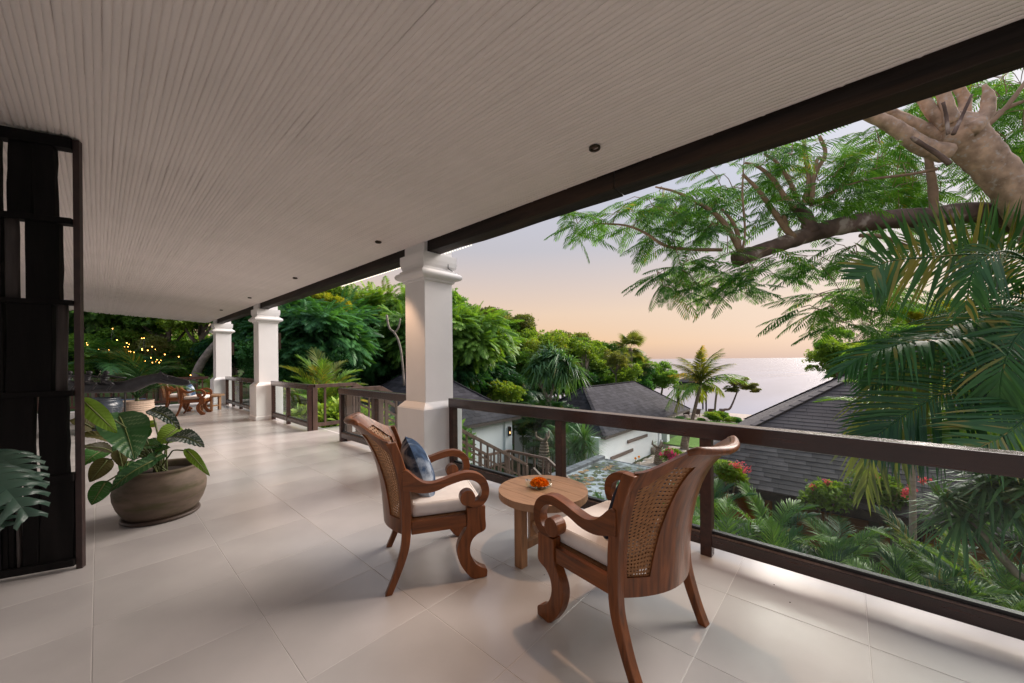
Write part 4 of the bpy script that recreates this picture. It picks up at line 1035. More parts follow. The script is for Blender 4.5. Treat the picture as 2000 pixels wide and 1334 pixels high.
def sprig(nl=5, seed=0):
    r = random.Random(seed); V, Fq = [], []
    for k in range(nl):
        a = r.uniform(-1.3, 1.3); e = r.uniform(-.5, .6); s = r.uniform(.55, .8); o = r.uniform(0, .5)
        d = Vector((math.sin(a) * math.cos(e), math.cos(a) * math.cos(e), math.sin(e))); sd_ = d.cross(Vector((0, 0, 1))).normalized(); n_ = sd_.cross(d)
        b = len(V)
        for x, y, z in LEAF_V: V.append(tuple(Vector((0, o, 0)) + (sd_ * x + d * y + n_ * z) * s))
        Fq += [tuple(b + i for i in f) for f in LEAF_F]
    return V, Fq
def pinnate(np_=12, ll=.30, lw=.05, droop=.30, ang=62, seed=0, end=.2):
    """feather leaf: pairs of leaflets along a drooping midrib of length 1"""
    V, Fq = [], []; r = random.Random(seed)
    for i in range(np_):
        t_ = .10 + .88 * i / (np_ - 1); y = t_; z = -droop * t_ * t_
        T = Vector((0, 1, -2 * droop * t_)).normalized(); a = R(ang - (ang - 28) * t_ ** 2); l_ = ll * (math.sin(math.pi * (.12 + .80 * t_)) ** .7) * r.uniform(.9, 1.1)
        for sg in (1, -1):
            d = (T * math.cos(a) + Vector((sg, 0, 0)) * math.sin(a) + Vector((0, 0, -.12 - .2 * r.random()))).normalized()
            e = (T - d * T.dot(d)).normalized() * lw / 2; p = Vector((0, y, z)); b = len(V)
            m_ = p + d * l_ * .5; q = p + d * l_ + Vector((0, 0, -.15 * l_))
            V += [tuple(p), tuple(m_ + e), tuple(q), tuple(m_ - e)]; Fq.append((b, b + 1, b + 2, b + 3))
    n_ = 5
    for i in range(n_):
        t0, t1 = i / n_, (i + 1) / n_; b = len(V); w = .008
        V += [(-w, t0, -droop * t0 ** 2), (w, t0, -droop * t0 ** 2), (w, t1, -droop * t1 ** 2), (-w, t1, -droop * t1 ** 2)]; Fq.append((b, b + 1, b + 2, b + 3))
    return V, Fq
def blob_points(seed, n, blobs, inner=.55):
    g_ = np.random.default_rng(seed); B = np.array([b[:4] for b in blobs], float); sq_ = np.array([b[4] if len(b) > 4 else .75 for b in blobs])
    w = B[:, 3] ** 2; k = g_.choice(len(B), n, p=w / w.sum())
    d = g_.normal(size=(n, 3)); d /= np.linalg.norm(d, axis=1, keepdims=True); d[:, 2] = np.where(d[:, 2] < -.35, -d[:, 2], d[:, 2])
    rr = B[k, 3] * (inner + (1.06 - inner) * g_.random(n) ** .55) * np.where(g_.random(n) < .16, g_.uniform(1.05, 1.45, n), 1)
    P = B[k, :3] + d * rr[:, None] * np.stack([np.ones(n), np.ones(n), sq_[k]], -1)
    return P, d, g_
def rand_blobs(seed, n, rx, rz, r0, r1):
    r = random.Random(seed); o = [(0, 0, -.05, .50)]
    for i in range(n):
        a = 2 * math.pi * (i + r.random() * .8) / n; k = r.uniform(.35, 1); e = r.uniform(-.6, 1)
        o.append((math.cos(a) * k * rx, math.sin(a) * k * rx, e * rz, r.uniform(r0, r1)))
    return o
def crown_leafy(name, seed, n, size, blobs=None):
    P, d, g_ = blob_points(seed, n, blobs or rand_blobs(seed, 24, .72, .62, .14, .34))
    dirs = d * .7 + g_.normal(size=(n, 3)) * .55 + np.array([0, 0, -.15])
    ups = g_.normal(size=(n, 3)) * .6 + np.array([0, 0, 1])
    V, Fq = sprig(4, seed); return scatter_mesh(name, V, Fq, dirs, ups, P, size * g_.uniform(.7, 1.3, n))
def crown_feather(name, seed, n, size, np_=11, droop=.35):
    P, d, g_ = blob_points(seed, n, rand_blobs(seed, 13, .62, .5, .25, .42), .35)
    dirs = d * np.array([1, 1, .35]) + g_.normal(size=(n, 3)) * .35 + np.array([0, 0, -.10])
    ups = g_.normal(size=(n, 3)) * .25 + np.array([0, 0, 1])
    V, Fq = pinnate(np_, .32, .062, droop, seed=seed); return scatter_mesh(name, V, Fq, dirs, ups, P, size * g_.uniform(.7, 1.25, n))
def trunk_mesh(name, seed, m):
    r = random.Random(seed); b = MB(); bend = r.uniform(-.12, .12)
    b.tube(crom([(0, 0, 0), (bend, .05, .35), (bend * .5, -.04, .7), (0, 0, 1)], 3), [.055, .05, .045, .042, .04, .037, .034, .03, .027, .02], 8)
    for k in range(6):
        a = r.random() * 6.28; z = r.uniform(.55, .85); l_ = r.uniform(.2, .42)
        p = Vector((bend * .6, 0, z)); q = p + Vector((math.cos(a) * l_, math.sin(a) * l_, r.uniform(.1, .3)))
        b.tube([p, p.lerp(q, .5) + Vector((0, 0, -.03)), q], [.022, .016, .008], 6)
    me = b.mesh(name, True); me.materials.append(m); return me
TR = [trunk_mesh('trunk', i, M['barkgrey']) for i in range(3)]
CL = [crown_leafy('crown', 20 + i, 9500, .072) for i in range(4)]
CF = [crown_feather('crown', 40 + i, 1500, .34, 14) for i in range(3)]
CS = [crown_leafy('crown', 60 + i, 1100, .16, rand_blobs(60 + i, 14, .75, .75, .12, .3)) for i in range(2)]
for me in CL + CF + CS: me.materials.append(M['leaf_mid'])
_tn = 0
def tree(px, ytop, d, rad, kind, m, label, group, zr=1.0, name='tree', gz=None):
    global _tn; _tn += 1
    top = at(px, ytop, d); x, y = top.x, top.y
    g0 = gz if gz is not None else float(ground_z(x, y)) - .2
    cz = top.z - rad * zr * .82
    col = {'leaf_dark': 'dark green', 'leaf_mid': 'mid green', 'leaf_light': 'light green', 'leaf_olive': 'olive', 'leaf_sun': 'backlit yellow'}[m]
    kd = {'l': 'leafy', 'f': 'feathery', 's': 'scraggly'}[kind]; hi = 'tall' if ytop < 600 else ('mid height' if ytop < 665 else 'low')
    zones = ((130, 'hidden behind the dark screen'), (205, 'just right of the dark screen'), (285, 'among the fairy lights'), (365, 'above the carved beast head'), (425, 'behind the farthest armchairs'), (500, 'between the two farthest columns'), (600, 'just right of the second column'), (680, 'above the stair opening'), (745, 'between stair opening and near column'), (860, 'behind the near column'), (935, 'just right of the near column'), (1000, 'above the near pavilion roof edge'), (1060, 'left of the dracaena crown'), (1120, 'behind the dracaena crown'), (1180, 'between dracaena and fan palm'), (1262, 'around the tall fan palm'), (1400, 'left of the gazebo'), (1720, 'above the shingle roof hip'), (1820, 'behind the sweeping palm fronds'), (1930, 'behind the flame tree limb'), (9999, 'at the right picture edge'))
    zone = next(z for e_, z in zones if px < e_); far = 'distant ' if d > 50 else ''
    if group: label = f'{far}{hi} {col} {kd} tree {zone}' + (' further back' if 26 < d <= 50 and px < 900 else '')
    t = thing(name, label, 'tree', (x, y, g0), _tn * 1.7, group)
    me = {'l': CL, 'f': CF, 's': CS}[kind]; me = me[_tn % len(me)]
    o = link('crown', me, None, t, (0, 0, cz - g0)); o.scale = (rad, rad, rad * zr)
    o.material_slots[0].link = 'OBJECT'; o.material_slots[0].material = M[m]
    k = link('trunk', TR[_tn % 3], None, t); hgt = max(1.0, cz - g0 + rad * .2); w_ = min(hgt * .6, rad * 1.3); k.scale = (w_, w_, hgt)
    return t
rr = random.Random(77)
G1 = 'dense trees beyond the far end of the terrace'
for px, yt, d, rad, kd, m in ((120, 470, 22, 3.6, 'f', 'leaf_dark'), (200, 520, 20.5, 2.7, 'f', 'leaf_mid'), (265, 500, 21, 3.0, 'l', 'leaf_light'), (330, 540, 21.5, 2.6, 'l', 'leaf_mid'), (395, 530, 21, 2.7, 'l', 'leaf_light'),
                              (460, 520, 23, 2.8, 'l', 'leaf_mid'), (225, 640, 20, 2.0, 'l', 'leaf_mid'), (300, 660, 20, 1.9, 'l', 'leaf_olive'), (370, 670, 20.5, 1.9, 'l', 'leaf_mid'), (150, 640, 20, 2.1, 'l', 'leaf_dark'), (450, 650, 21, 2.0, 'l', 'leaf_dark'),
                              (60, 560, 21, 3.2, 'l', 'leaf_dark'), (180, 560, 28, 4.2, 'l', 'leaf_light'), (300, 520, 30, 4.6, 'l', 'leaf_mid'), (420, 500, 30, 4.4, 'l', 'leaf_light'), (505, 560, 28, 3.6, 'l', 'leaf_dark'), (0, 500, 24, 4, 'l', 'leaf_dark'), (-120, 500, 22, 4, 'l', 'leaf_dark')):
    tree(px, yt, d, rad, kd, m, 'dense dark green tree crowding the far left end of the terrace', G1)
G2 = 'dense trees between the white columns'
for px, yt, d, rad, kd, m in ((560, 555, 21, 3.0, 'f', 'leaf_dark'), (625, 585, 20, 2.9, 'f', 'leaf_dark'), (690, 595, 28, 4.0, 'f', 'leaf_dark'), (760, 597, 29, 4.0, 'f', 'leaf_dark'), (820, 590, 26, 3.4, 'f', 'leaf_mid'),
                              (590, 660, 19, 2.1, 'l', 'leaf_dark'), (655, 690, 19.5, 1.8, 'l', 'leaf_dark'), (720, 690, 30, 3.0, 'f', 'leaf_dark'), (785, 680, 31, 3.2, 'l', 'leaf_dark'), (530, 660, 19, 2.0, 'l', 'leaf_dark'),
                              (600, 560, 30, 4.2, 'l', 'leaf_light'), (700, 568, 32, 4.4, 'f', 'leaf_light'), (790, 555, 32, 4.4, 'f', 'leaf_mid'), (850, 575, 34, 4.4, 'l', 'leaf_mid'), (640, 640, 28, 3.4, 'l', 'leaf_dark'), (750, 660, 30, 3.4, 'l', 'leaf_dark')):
    tree(px, yt, d, rad, kd, m, 'feathery dark green tree behind the stair opening between the columns', G2)
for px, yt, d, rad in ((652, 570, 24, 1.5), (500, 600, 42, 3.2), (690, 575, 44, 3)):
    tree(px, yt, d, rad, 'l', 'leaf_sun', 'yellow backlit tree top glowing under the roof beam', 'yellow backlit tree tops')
G3 = 'wooded slope behind the pavilions'
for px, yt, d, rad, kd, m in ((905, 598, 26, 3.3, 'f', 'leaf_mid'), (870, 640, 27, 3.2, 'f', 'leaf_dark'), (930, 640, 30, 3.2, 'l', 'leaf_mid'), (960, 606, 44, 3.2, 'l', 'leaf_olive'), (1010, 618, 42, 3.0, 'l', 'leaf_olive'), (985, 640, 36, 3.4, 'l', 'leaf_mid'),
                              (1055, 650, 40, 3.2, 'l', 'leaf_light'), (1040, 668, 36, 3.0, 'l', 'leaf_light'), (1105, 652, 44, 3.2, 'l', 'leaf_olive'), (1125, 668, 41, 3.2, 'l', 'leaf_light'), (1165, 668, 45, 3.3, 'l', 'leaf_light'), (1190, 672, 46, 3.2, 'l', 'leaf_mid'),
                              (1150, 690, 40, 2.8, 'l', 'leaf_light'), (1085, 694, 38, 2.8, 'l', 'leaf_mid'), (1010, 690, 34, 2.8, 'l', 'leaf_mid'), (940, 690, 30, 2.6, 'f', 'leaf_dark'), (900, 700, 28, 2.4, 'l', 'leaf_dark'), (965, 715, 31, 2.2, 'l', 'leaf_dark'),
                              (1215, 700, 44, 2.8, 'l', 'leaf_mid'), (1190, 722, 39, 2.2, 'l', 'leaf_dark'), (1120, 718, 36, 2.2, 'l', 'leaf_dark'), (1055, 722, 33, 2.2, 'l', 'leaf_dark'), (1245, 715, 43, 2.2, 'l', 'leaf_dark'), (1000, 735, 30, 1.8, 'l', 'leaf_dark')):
    tree(px, yt, d, rad, kd, m, 'leafy tree on the wooded slope behind the grey pavilions', G3)
for i in range(30):
    px = -100 + i * 46 + rr.uniform(-15, 15); yt = (640 if px < 900 else 668 - (px - 900) * -.06) + rr.uniform(-6, 10)
    tree(px, yt, 58 + rr.uniform(-4, 8), 5.5, 's', rr.choice(['leaf_mid', 'leaf_dark', 'leaf_light']), 'distant tree at the back of the wooded slope', 'distant trees of the wood') if px < 1235 else None
# scrubby top twigs catching the light
for px, yt, d, rad in ((950, 600, 43, 1.6), (1000, 617, 42, 2.2), (1022, 620, 42, 1.8), (1072, 648, 43, 1.6), (1105, 650, 43, 1.8), (1150, 658, 45, 1.5), (880, 596, 34, 1.8), (1130, 662, 45, 1.3)):
    tree(px, yt, d, rad, 's', 'leaf_olive', 'scraggly olive tree top showing against the evening sky', 'scraggly tree tops against the sky')
for k in range(26):
    px = 890 + k * 13.5 + rr.uniform(-6, 6); base = np.interp(px, [890, 960, 1010, 1055, 1110, 1165, 1240], [600, 606, 618, 650, 654, 668, 690])
    tree(px, base + rr.choice([-5, 0, 8, 22, 36, 50]), rr.uniform(33, 43), rr.uniform(.9, 1.7), 's', rr.choice(['leaf_light', 'leaf_olive', 'leaf_mid', 'leaf_light']), 'wispy small tree', 'wispy small trees on the wooded slope')
tree(1292, 708, 46, 2.6, 'l', 'leaf_mid', 'round grey green tree left of the gazebo by the sea', None, .95)
tree(1648, 655, 17, 1.6, 'l', 'leaf_light', 'light green tree beyond the ridge of the dark shingle roof', None)
tree(1700, 640, 18, 2.2, 'l', 'leaf_mid', 'green tree behind the big palm fronds on the right', 'trees behind the right hand palms')
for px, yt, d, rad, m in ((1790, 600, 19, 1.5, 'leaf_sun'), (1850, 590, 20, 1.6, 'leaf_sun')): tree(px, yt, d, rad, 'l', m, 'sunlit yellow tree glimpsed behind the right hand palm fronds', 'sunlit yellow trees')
for px, yt, d, rad, m in ((1780, 650, 14, 1.9, 'leaf_mid'), (1860, 640, 14, 2.2, 'leaf_dark'), (1950, 640, 13, 2.4, 'leaf_mid'), (2040, 600, 12, 2.6, 'leaf_dark'), (1900, 740, 11, 1.6, 'leaf_mid'), (1990, 760, 10, 1.8, 'leaf_dark'), (2120, 700, 10, 2.4, 'leaf_dark'), (1830, 770, 12, 1.3, 'leaf_mid')):
    tree(px, yt, d, rad, 'l', m, 'green tree behind the big palm fronds on the right', 'trees behind the right hand palms')

# ---- palm fronds
def frond(pts, up, nl, ll, lw, a0=70, a1=25, droop=.5, vee=.25, rach=.018, seed=0, upside=1.0, dn=(0, 0, -1)):
    """mesh of one palm frond along a 3-D midrib"""
    r = random.Random(seed); C_ = [Vector(p) for p in crom(pts, 8)]; m = len(C_); up = Vector(up); dn = Vector(dn)
    V, Fq = [], []
    def P_(t_):
        f = min(t_ * (m - 1), m - 1.001); i = int(f); return C_[i].lerp(C_[i + 1], f - i), (C_[i + 1] - C_[i]).normalized()
    for i in range(nl):
        t_ = .12 + .87 * (i + r.uniform(-.2, .2)) / (nl - 1); t_ = min(max(t_, .05), .995); p, T = P_(t_)
        sd_ = T.cross(up).normalized(); nn = sd_.cross(T).normalized()
        l0 = ll * (.35 + .65 * math.sin(math.pi * min(1, (t_ * .85 + .10)))) * (1 if t_ < .75 else 1 - (t_ - .75) * 1.6)
        for sg in (1, -1):
            l_ = l0 * r.uniform(.88, 1.08) * (upside if sg > 0 else 1); a = R(a0 + (a1 - a0) * t_ + r.uniform(-5, 5)); v = vee + r.uniform(-.12, .12)
            d = ((T * math.cos(a) + sd_ * sg * math.sin(a)) * math.cos(v) + nn * math.sin(v)).normalized()
            e = (T - d * T.dot(d)); e = (e.normalized() if e.length > .05 else nn) * lw / 2; b = len(V); dr = droop * r.uniform(.7, 1.3)
            q = [p + d * l_ * f + dn * l_ * dr * f * f for f in (0, .35, .72, 1.0)]; ws = (.45, 1, .7, .04)
            for c_, w in zip(q, ws): V += [tuple(c_ - e * w), tuple(c_ + e * w)]
            Fq += [(b, b + 1, b + 3, b + 2), (b + 2, b + 3, b + 5, b + 4), (b + 4, b + 5, b + 7, b + 6)]
    for i in range(0, m - 1):
        w0, w1 = rach * (1 - .85 * i / m), rach * (1 - .85 * (i + 1) / m)
        T = (C_[i + 1] - C_[i]).normalized(); sd_ = T.cross(up).normalized(); nn = sd_.cross(T); b = len(V)
        for c_, w in ((C_[i], w0), (C_[i + 1], w1)): V += [tuple(c_ + sd_ * w), tuple(c_ + nn * w), tuple(c_ - sd_ * w), tuple(c_ - nn * w)]
        Fq += [(b + k, b + (k + 1) % 4, b + 4 + (k + 1) % 4, b + 4 + k) for k in range(4)]
    return np.array(V), np.array(Fq)
def generic_frond(seed, length, rise, arch, nl, ll, lw, **kw):
    r = random.Random(seed); pts = []
    for k in range(5):
        f = k / 4; pts.append((length * f * (1 - .18 * f * arch), r.uniform(-.03, .03) * length * f, length * (rise * f - arch * f * f)))
    V, Fq = frond(pts, (0, 0, 1), nl, ll, lw, seed=seed, **kw); return npmesh('frond', V, Fq)
def palm(name, label, loc, trunk_h, meshes, n, m, group=None, tm='palmtrunk', r0=.12, lean=(0, 0), el=(-15, 60), s=1.0, seed=0, trunk_pts=None, cat='palm tree', m2=None, p2=.0, az=None):
    r = random.Random(seed); t = thing(name, label, cat, loc, group=group)
    tip = Vector((lean[0], lean[1], trunk_h))
    pts = trunk_pts or [(0, 0, -.2), tuple(tip * .35 + Vector((lean[0] * -.1, lean[1] * -.1, 0))), tuple(tip * .7), tuple(tip)]
    tip = Vector(pts[-1])
    if r0: c_ = crom(pts, 6); MB().tube(c_, [r0 * (1.15 - .5 * i / len(c_)) for i in range(len(c_))], 10).build('trunk', M[tm], t, True)
    for k in range(n):
        me = meshes[k % len(meshes)]; e = r.uniform(*el)
        o = link('frond', me, None, t, tip + Vector((0, 0, r.uniform(-.05, .05))), (0, -R(e), (az(k) if az else 2.4 * k + r.uniform(-.3, .3))))
        q = s * r.uniform(.85, 1.15); o.scale = (q, q, q)
        if not me.materials: me.materials.append(M[m])
        o.material_slots[0].link = 'OBJECT'; o.material_slots[0].material = M[m2 if m2 and r.random() < p2 else m]
    return t
FA = [generic_frond(100 + i, 1.35, .55 + .1 * i, .55, 46, .36, .019, droop=.35, vee=.35, rach=.012) for i in range(4)]
for me in FA: me.materials.append(M['leaf_areca'])
# garden bed of arecas below the railing
gi = 0
for ix in range(7):
    for iy in range(9):
        x = 4.1 + ix * .98 + rr.uniform(-.3, .3); y = 3.6 - iy * 1.02 + rr.uniform(-.3, .3) - (ix - 3) * .1
        if x > 10.3 or y > 4.2: continue
        h_ = rr.uniform(.55, 1.15) - (.16 if ix > 4 else 0)
        gi += 1
        palm('areca_palm', 'low areca palm in the planted bed below the long glass railing', (x, y, float(ground_z(x, y))), h_, FA, 12, 'leaf_areca', 'areca palms in the bed below the railing', 'stem', .03, el=(-5, 62), s=rr.uniform(.85, 1.15), seed=gi, m2='leaf_palm', p2=.35)
# yellowish areca beyond the stair, in front of the dark trees
v = at(625, 770, 11.0)
palm('areca_palm', 'yellowish areca palm rising behind the railing corner at the stair opening', (v.x, v.y, -2.6), 2.45, FA, 22, 'leaf_areca', None, 'stem', .05, el=(-8, 70), s=1.3, seed=5, m2='leaf_coco', p2=.6)
v = at(560, 800, 13); palm('areca_palm', 'green areca palm low behind the second column railing', (v.x, v.y, -2.9), 1.6, FA, 14, 'leaf_areca', None, 'stem', .04, s=1.2, seed=8)
for px, py, d in ((640, 815, 10), (690, 830, 11), (600, 800, 12), (650, 850, 12.5), (560, 815, 12), (740, 830, 12.5)):
    v = at(px, py, d); palm('areca_palm', 'leafy green palm clump below the stair opening', (v.x, v.y, v.z - .9), .6, FA, 12, 'leaf_areca', 'palm clumps below the stair opening', 'stem', .03, s=1.0, seed=px)
v = at(415, 745, 17.5); palm('areca_palm', 'light green palm behind the farthest column', (v.x, v.y, -1.6), 1.5, FA, 11, 'leaf_light', None, 'stem', .04, s=1.0, seed=9)
# palm in the pale pot
FP = [generic_frond(130 + i, 1.25, .8 - .2 * i, .75, 46, .40, .020, droop=.45, vee=.2, rach=.012) for i in range(3)]
for me in FP: me.materials.append(M['leaf_palm'])
palm('potted_palm', 'arching green palm growing in the pale ribbed pot', (.551, 11.34, .48), .12, FP, 10, 'leaf_palm', None, 'stem', .04, el=(20, 80), s=1.0, seed=12)
v = at(215, 720, 17.5)
palm('areca_palm', 'dark palm among the fairy lights beyond the terrace end', (v.x, v.y, -1.0), 2.0, FP, 16, 'leaf_palm', 'dark palms at the terrace end', 'stem', .05, el=(-5, 70), s=1.6, seed=14)
v = at(300, 740, 18); palm('areca_palm', 'dark palm among the fairy lights beyond the terrace end', (v.x, v.y, -1.2), 1.6, FP, 16, 'leaf_palm', 'dark palms at the terrace end', 'stem', .05, el=(-5, 70), s=1.5, seed=15)
# big palm on the right with fronds reaching into the picture
bp = at(2150, 640, 5.4)
big = thing('palm_tree', 'big dark palm on the right whose fronds sweep in front of the shingle roof', 'palm tree', (bp.x, bp.y, -3.9))
c_ = crom([(bp.x, bp.y, -3.9), (bp.x + .1, bp.y, -1.5), (bp.x, bp.y, bp.z - .1)], 6)
MB().tube(c_, [.16 - .004 * i for i in range(len(c_))], 12).build('trunk', M['palmtrunk'], big, True, world=True)
HF = [  # px rachis, depths, leaflets, length px, droop, up(towards camera or sky), material, vee
    ([(2150, 640), (2030, 520), (1920, 497), (1820, 502), (1730, 512), (1680, 545)], (5.4, 5.1, 4.9, 4.8, 4.75, 4.7), 46, 128, .08, 'cam', 'leaf_palm', .1, 84, 40),
    ([(2150, 640), (2080, 560), (2010, 510), (1960, 490), (1905, 520), (1885, 600)], (5.4, 5.0, 4.7, 4.5, 4.4, 4.4), 34, 105, .4, 'cam', 'leaf_palm', .2, 60, 30),
    ([(2150, 640), (2010, 665), (1890, 660), (1780, 668), (1700, 690), (1640, 725)], (5.4, 5.1, 4.9, 4.8, 4.75, 4.7), 50, 112, .5, 'up', 'leaf_palm', .25, 62, 28),
    ([(2150, 640), (2040, 690), (1930, 722), (1840, 768), (1760, 815), (1690, 870)], (5.4, 5.0, 4.8, 4.7, 4.65, 4.6), 52, 165, .15, 'cam', 'leaf_palm', .1, 62, 26),
    ([(2150, 640), (2000, 680), (1860, 700), (1770, 740), (1715, 830), (1690, 960)], (5.4, 5.2, 5.1, 5.0, 4.95, 4.9), 46, 118, .55, 'cam', 'leaf_olive', .1, 58, 22),
    ([(2150, 640), (2100, 690), (2060, 750), (2010, 810), (1960, 850), (1900, 880)], (5.4, 4.8, 4.4, 4.2, 4.1, 4.0), 40, 165, .12, 'cam', 'leaf_palm', .1, 66, 30),
    ([(2150, 640), (2060, 600), (1980, 580), (1925, 600), (1905, 650), (1900, 700)], (5.4, 5.4, 5.4, 5.4, 5.4, 5.4), 40, 90, .5, 'cam', 'leaf_palm', .1, 60, 28),
    ([(2150, 640), (2080, 470), (2020, 430), (1960, 430), (1900, 455), (1860, 500)], (5.4, 5.6, 5.7, 5.8, 5.8, 5.8), 36, 95, .35, 'cam', 'leaf_areca', .1, 62, 28),
    ([(2150, 640), (2040, 600), (1940, 610), (1850, 640), (1760, 690), (1700, 750)], (5.4, 5.3, 5.2, 5.15, 5.1, 5.1), 48, 120, .35, 'up', 'leaf_palm', .2, 62, 28),
    ([(2150, 640), (2060, 540), (1990, 500), (1900, 480), (1820, 480), (1750, 500)], (5.4, 5.5, 5.5, 5.5, 5.5, 5.5), 44, 120, .12, 'cam', 'leaf_palm', .0, 66, 34),
    ([(2150, 640), (2070, 680), (2000, 740), (1950, 800), (1900, 840), (1840, 870)], (5.4, 5.2, 5.0, 4.9, 4.9, 4.9), 44, 130, .2, 'cam', 'leaf_areca', .1, 64, 28),
    ([(2150, 640), (2030, 640), (1930, 640), (1850, 660), (1790, 700), (1760, 760)], (5.4, 5.6, 5.7, 5.7, 5.7, 5.7), 44, 120, .45, 'cam', 'leaf_palm', .1, 60, 26),
    ([(2150, 640), (2090, 620), (2030, 625), (1985, 660), (1960, 720), (1950, 790)], (5.4, 4.9, 4.6, 4.5, 4.4, 4.4), 40, 130, .3, 'cam', 'leaf_palm', .1, 62, 28),
    ([(2150, 640), (2230, 560), (2350, 560), (2450, 620)], (5.4, 5.4, 5.6, 5.8), 36, 110, .4, 'up', 'leaf_palm', .2, 62, 28)]
for i, (pp, dd, nl, lpx, dr, upm, mm, ve, a0, a1) in enumerate(HF):
    pts = [at(px, py, d) for (px, py), d in zip(pp, dd)]; md = pts[len(pts) // 2]; up = (camv - md).normalized() if upm == 'cam' else (camv - md).normalized() * .35 + Vector((0, 0, 1))
    V, Fq = frond(pts, up, int(nl * 1.25), lpx * dd[3 if len(dd) > 3 else 0] / F_PX, (.054 if i == 0 else .036), a0, a1, dr, ve, .022, seed=i)
    o = link('frond', npmesh('frond', V - np.array(big.location), Fq), M[mm], big)
# slim pale palm stem in the bed
v = at(1783, 1040, 7.6); g0 = float(ground_z(v.x, v.y)); tp = at(1786, 838, 7.6)
palm('palm_tree', 'slim palm with a pale bare stem standing before the shingle roof', (v.x, v.y, g0), tp.z - g0, FA, 11, 'leaf_areca', None, 'palegrey', .06, el=(-5, 65), s=1.25, seed=21, m2='leaf_coco', p2=.3)
# dracaena with a leaning trunk
def blades(n, L_, w, seed, droop=.8, spread=1.0):
    r = random.Random(seed); V, Fq = [], []
    for i in range(n):
        a = r.random() * 6.283; e = R(r.uniform(-35, 85)) * spread; l_ = L_ * r.uniform(.7, 1.1)
        d = Vector((math.cos(a) * math.cos(e), math.sin(a) * math.cos(e), math.sin(e))); sd_ = d.cross(Vector((0, 0, 1))).normalized(); b = len(V); dr = droop * r.uniform(.5, 1.3)
        for f, ww in ((.03, .5), (.3, 1), (.65, .85), (1, .05)):
            c_ = d * l_ * f + Vector((0, 0, -dr * l_ * f ** 2.3)) ; V += [tuple(c_ - sd_ * w * ww / 2), tuple(c_ + sd_ * w * ww / 2)]
        Fq += [(b + 2 * k, b + 2 * k + 1, b + 2 * k + 3, b + 2 * k + 2) for k in range(3)]
    return npmesh('leaf_head', np.array(V), np.array(Fq))
BD = [blades(110, .55, .034, i, .55) for i in range(2)]; BY = [blades(260, 1.0, .028, 5 + i, .25) for i in range(2)]; BT = [blades(150, 1.05, .06, 8 + i, .75) for i in range(2)]
for me in BD + BY + BT: me.materials.append(M['leaf_yucca'])
def head_plant(name, label, base, stems, heads, sc_, mm, tm, r0, cat='plant', group=None):
    t = thing(name, label, cat, base, group=group)
    for pts, rad in stems: c_ = crom(pts, 6); MB().tube(c_, [rad * (1.1 - .4 * i / len(c_)) for i in range(len(c_))], 9).build('trunk', M[tm], t, True, world=True)
    for k, (p, s) in enumerate(heads):
        o = link('leaf_head', sc_[k % len(sc_)], None, t, Vector(p) - Vector(base), (random.uniform(-.4, .4), random.uniform(-.4, .4), random.random() * 6)); o.scale = (s, s, s)
        o.material_slots[0].link = 'OBJECT'; o.material_slots[0].material = M[mm]
    return t
b0 = at(2090, 1215, 4.6)
head_plant('dracaena', 'dracaena with long strap leaves on a leaning grey trunk at lower right', (b0.x, b0.y, -3.9),
           [([(b0.x, b0.y, -3.9), at(2060, 1190, 4.6), at(1985, 1120, 4.65), at(1925, 1050, 4.7), at(1895, 1020, 4.75)], .05), ([at(2060, 1190, 4.6), at(2040, 1060, 4.5), at(1990, 960, 4.5)], .035)],
           [(at(1880, 1010, 4.75), 1.15), (at(1850, 985, 4.85), .9), (at(1925, 950, 4.7), 1.1), (at(1985, 935, 4.5), 1.2), (at(1960, 985, 4.6), 1.0), (at(2030, 960, 4.4), 1.2), (at(2010, 1060, 4.7), .8)], BD, 'leaf_yucca', 'barkgrey', .06)
# spiky shrub beside the pond and tall dracaena tree behind the pavilions
b1 = at(1140, 915, 18.3)
head_plant('yucca', 'big round spiky yucca between the railing post and the white pavilion wall', (b1.x, b1.y, -5.4), [([(b1.x, b1.y, -5.4), at(1140, 900, 18.3), at(1135, 860, 18.3)], .16)],
           [(at(1140, 858, 18.2), 1.25), (at(1120, 872, 18.0), 1.0), (at(1150, 875, 18.0), .95), (at(1105, 850, 18.6), 1.0), (at(1128, 890, 17.9), .8)], BY, 'leaf_yucca', 'barkgrey', .1)
b2 = at(1072, 800, 25)
head_plant('dracaena_tree', 'tall forked dracaena tree with drooping blade leaves behind the railing', (b2.x, b2.y, -5.2),
           [([(b2.x, b2.y, -5.2), at(1073, 800, 25), at(1072, 785, 25), at(1062, 762, 25), at(1055, 742, 25), at(1058, 725, 25)], .12), ([at(1072, 785, 25), at(1078, 765, 25), at(1082, 745, 25), at(1095, 720, 25)], .10), ([at(1062, 762, 25), at(1050, 748, 25), at(1045, 735, 25)], .08)],
           [(at(1058, 708, 25), 1.7), (at(1085, 700, 25.2), 1.7), (at(1110, 712, 25), 1.5), (at(1075, 690, 25.5), 1.6), (at(1045, 715, 24.8), 1.3), (at(1098, 730, 24.8), 1.3), (at(1125, 728, 25), 1.1), (at(1068, 728, 24.6), 1.2)], BT, 'leaf_yucca', 'barkgrey', .12, 'tree')
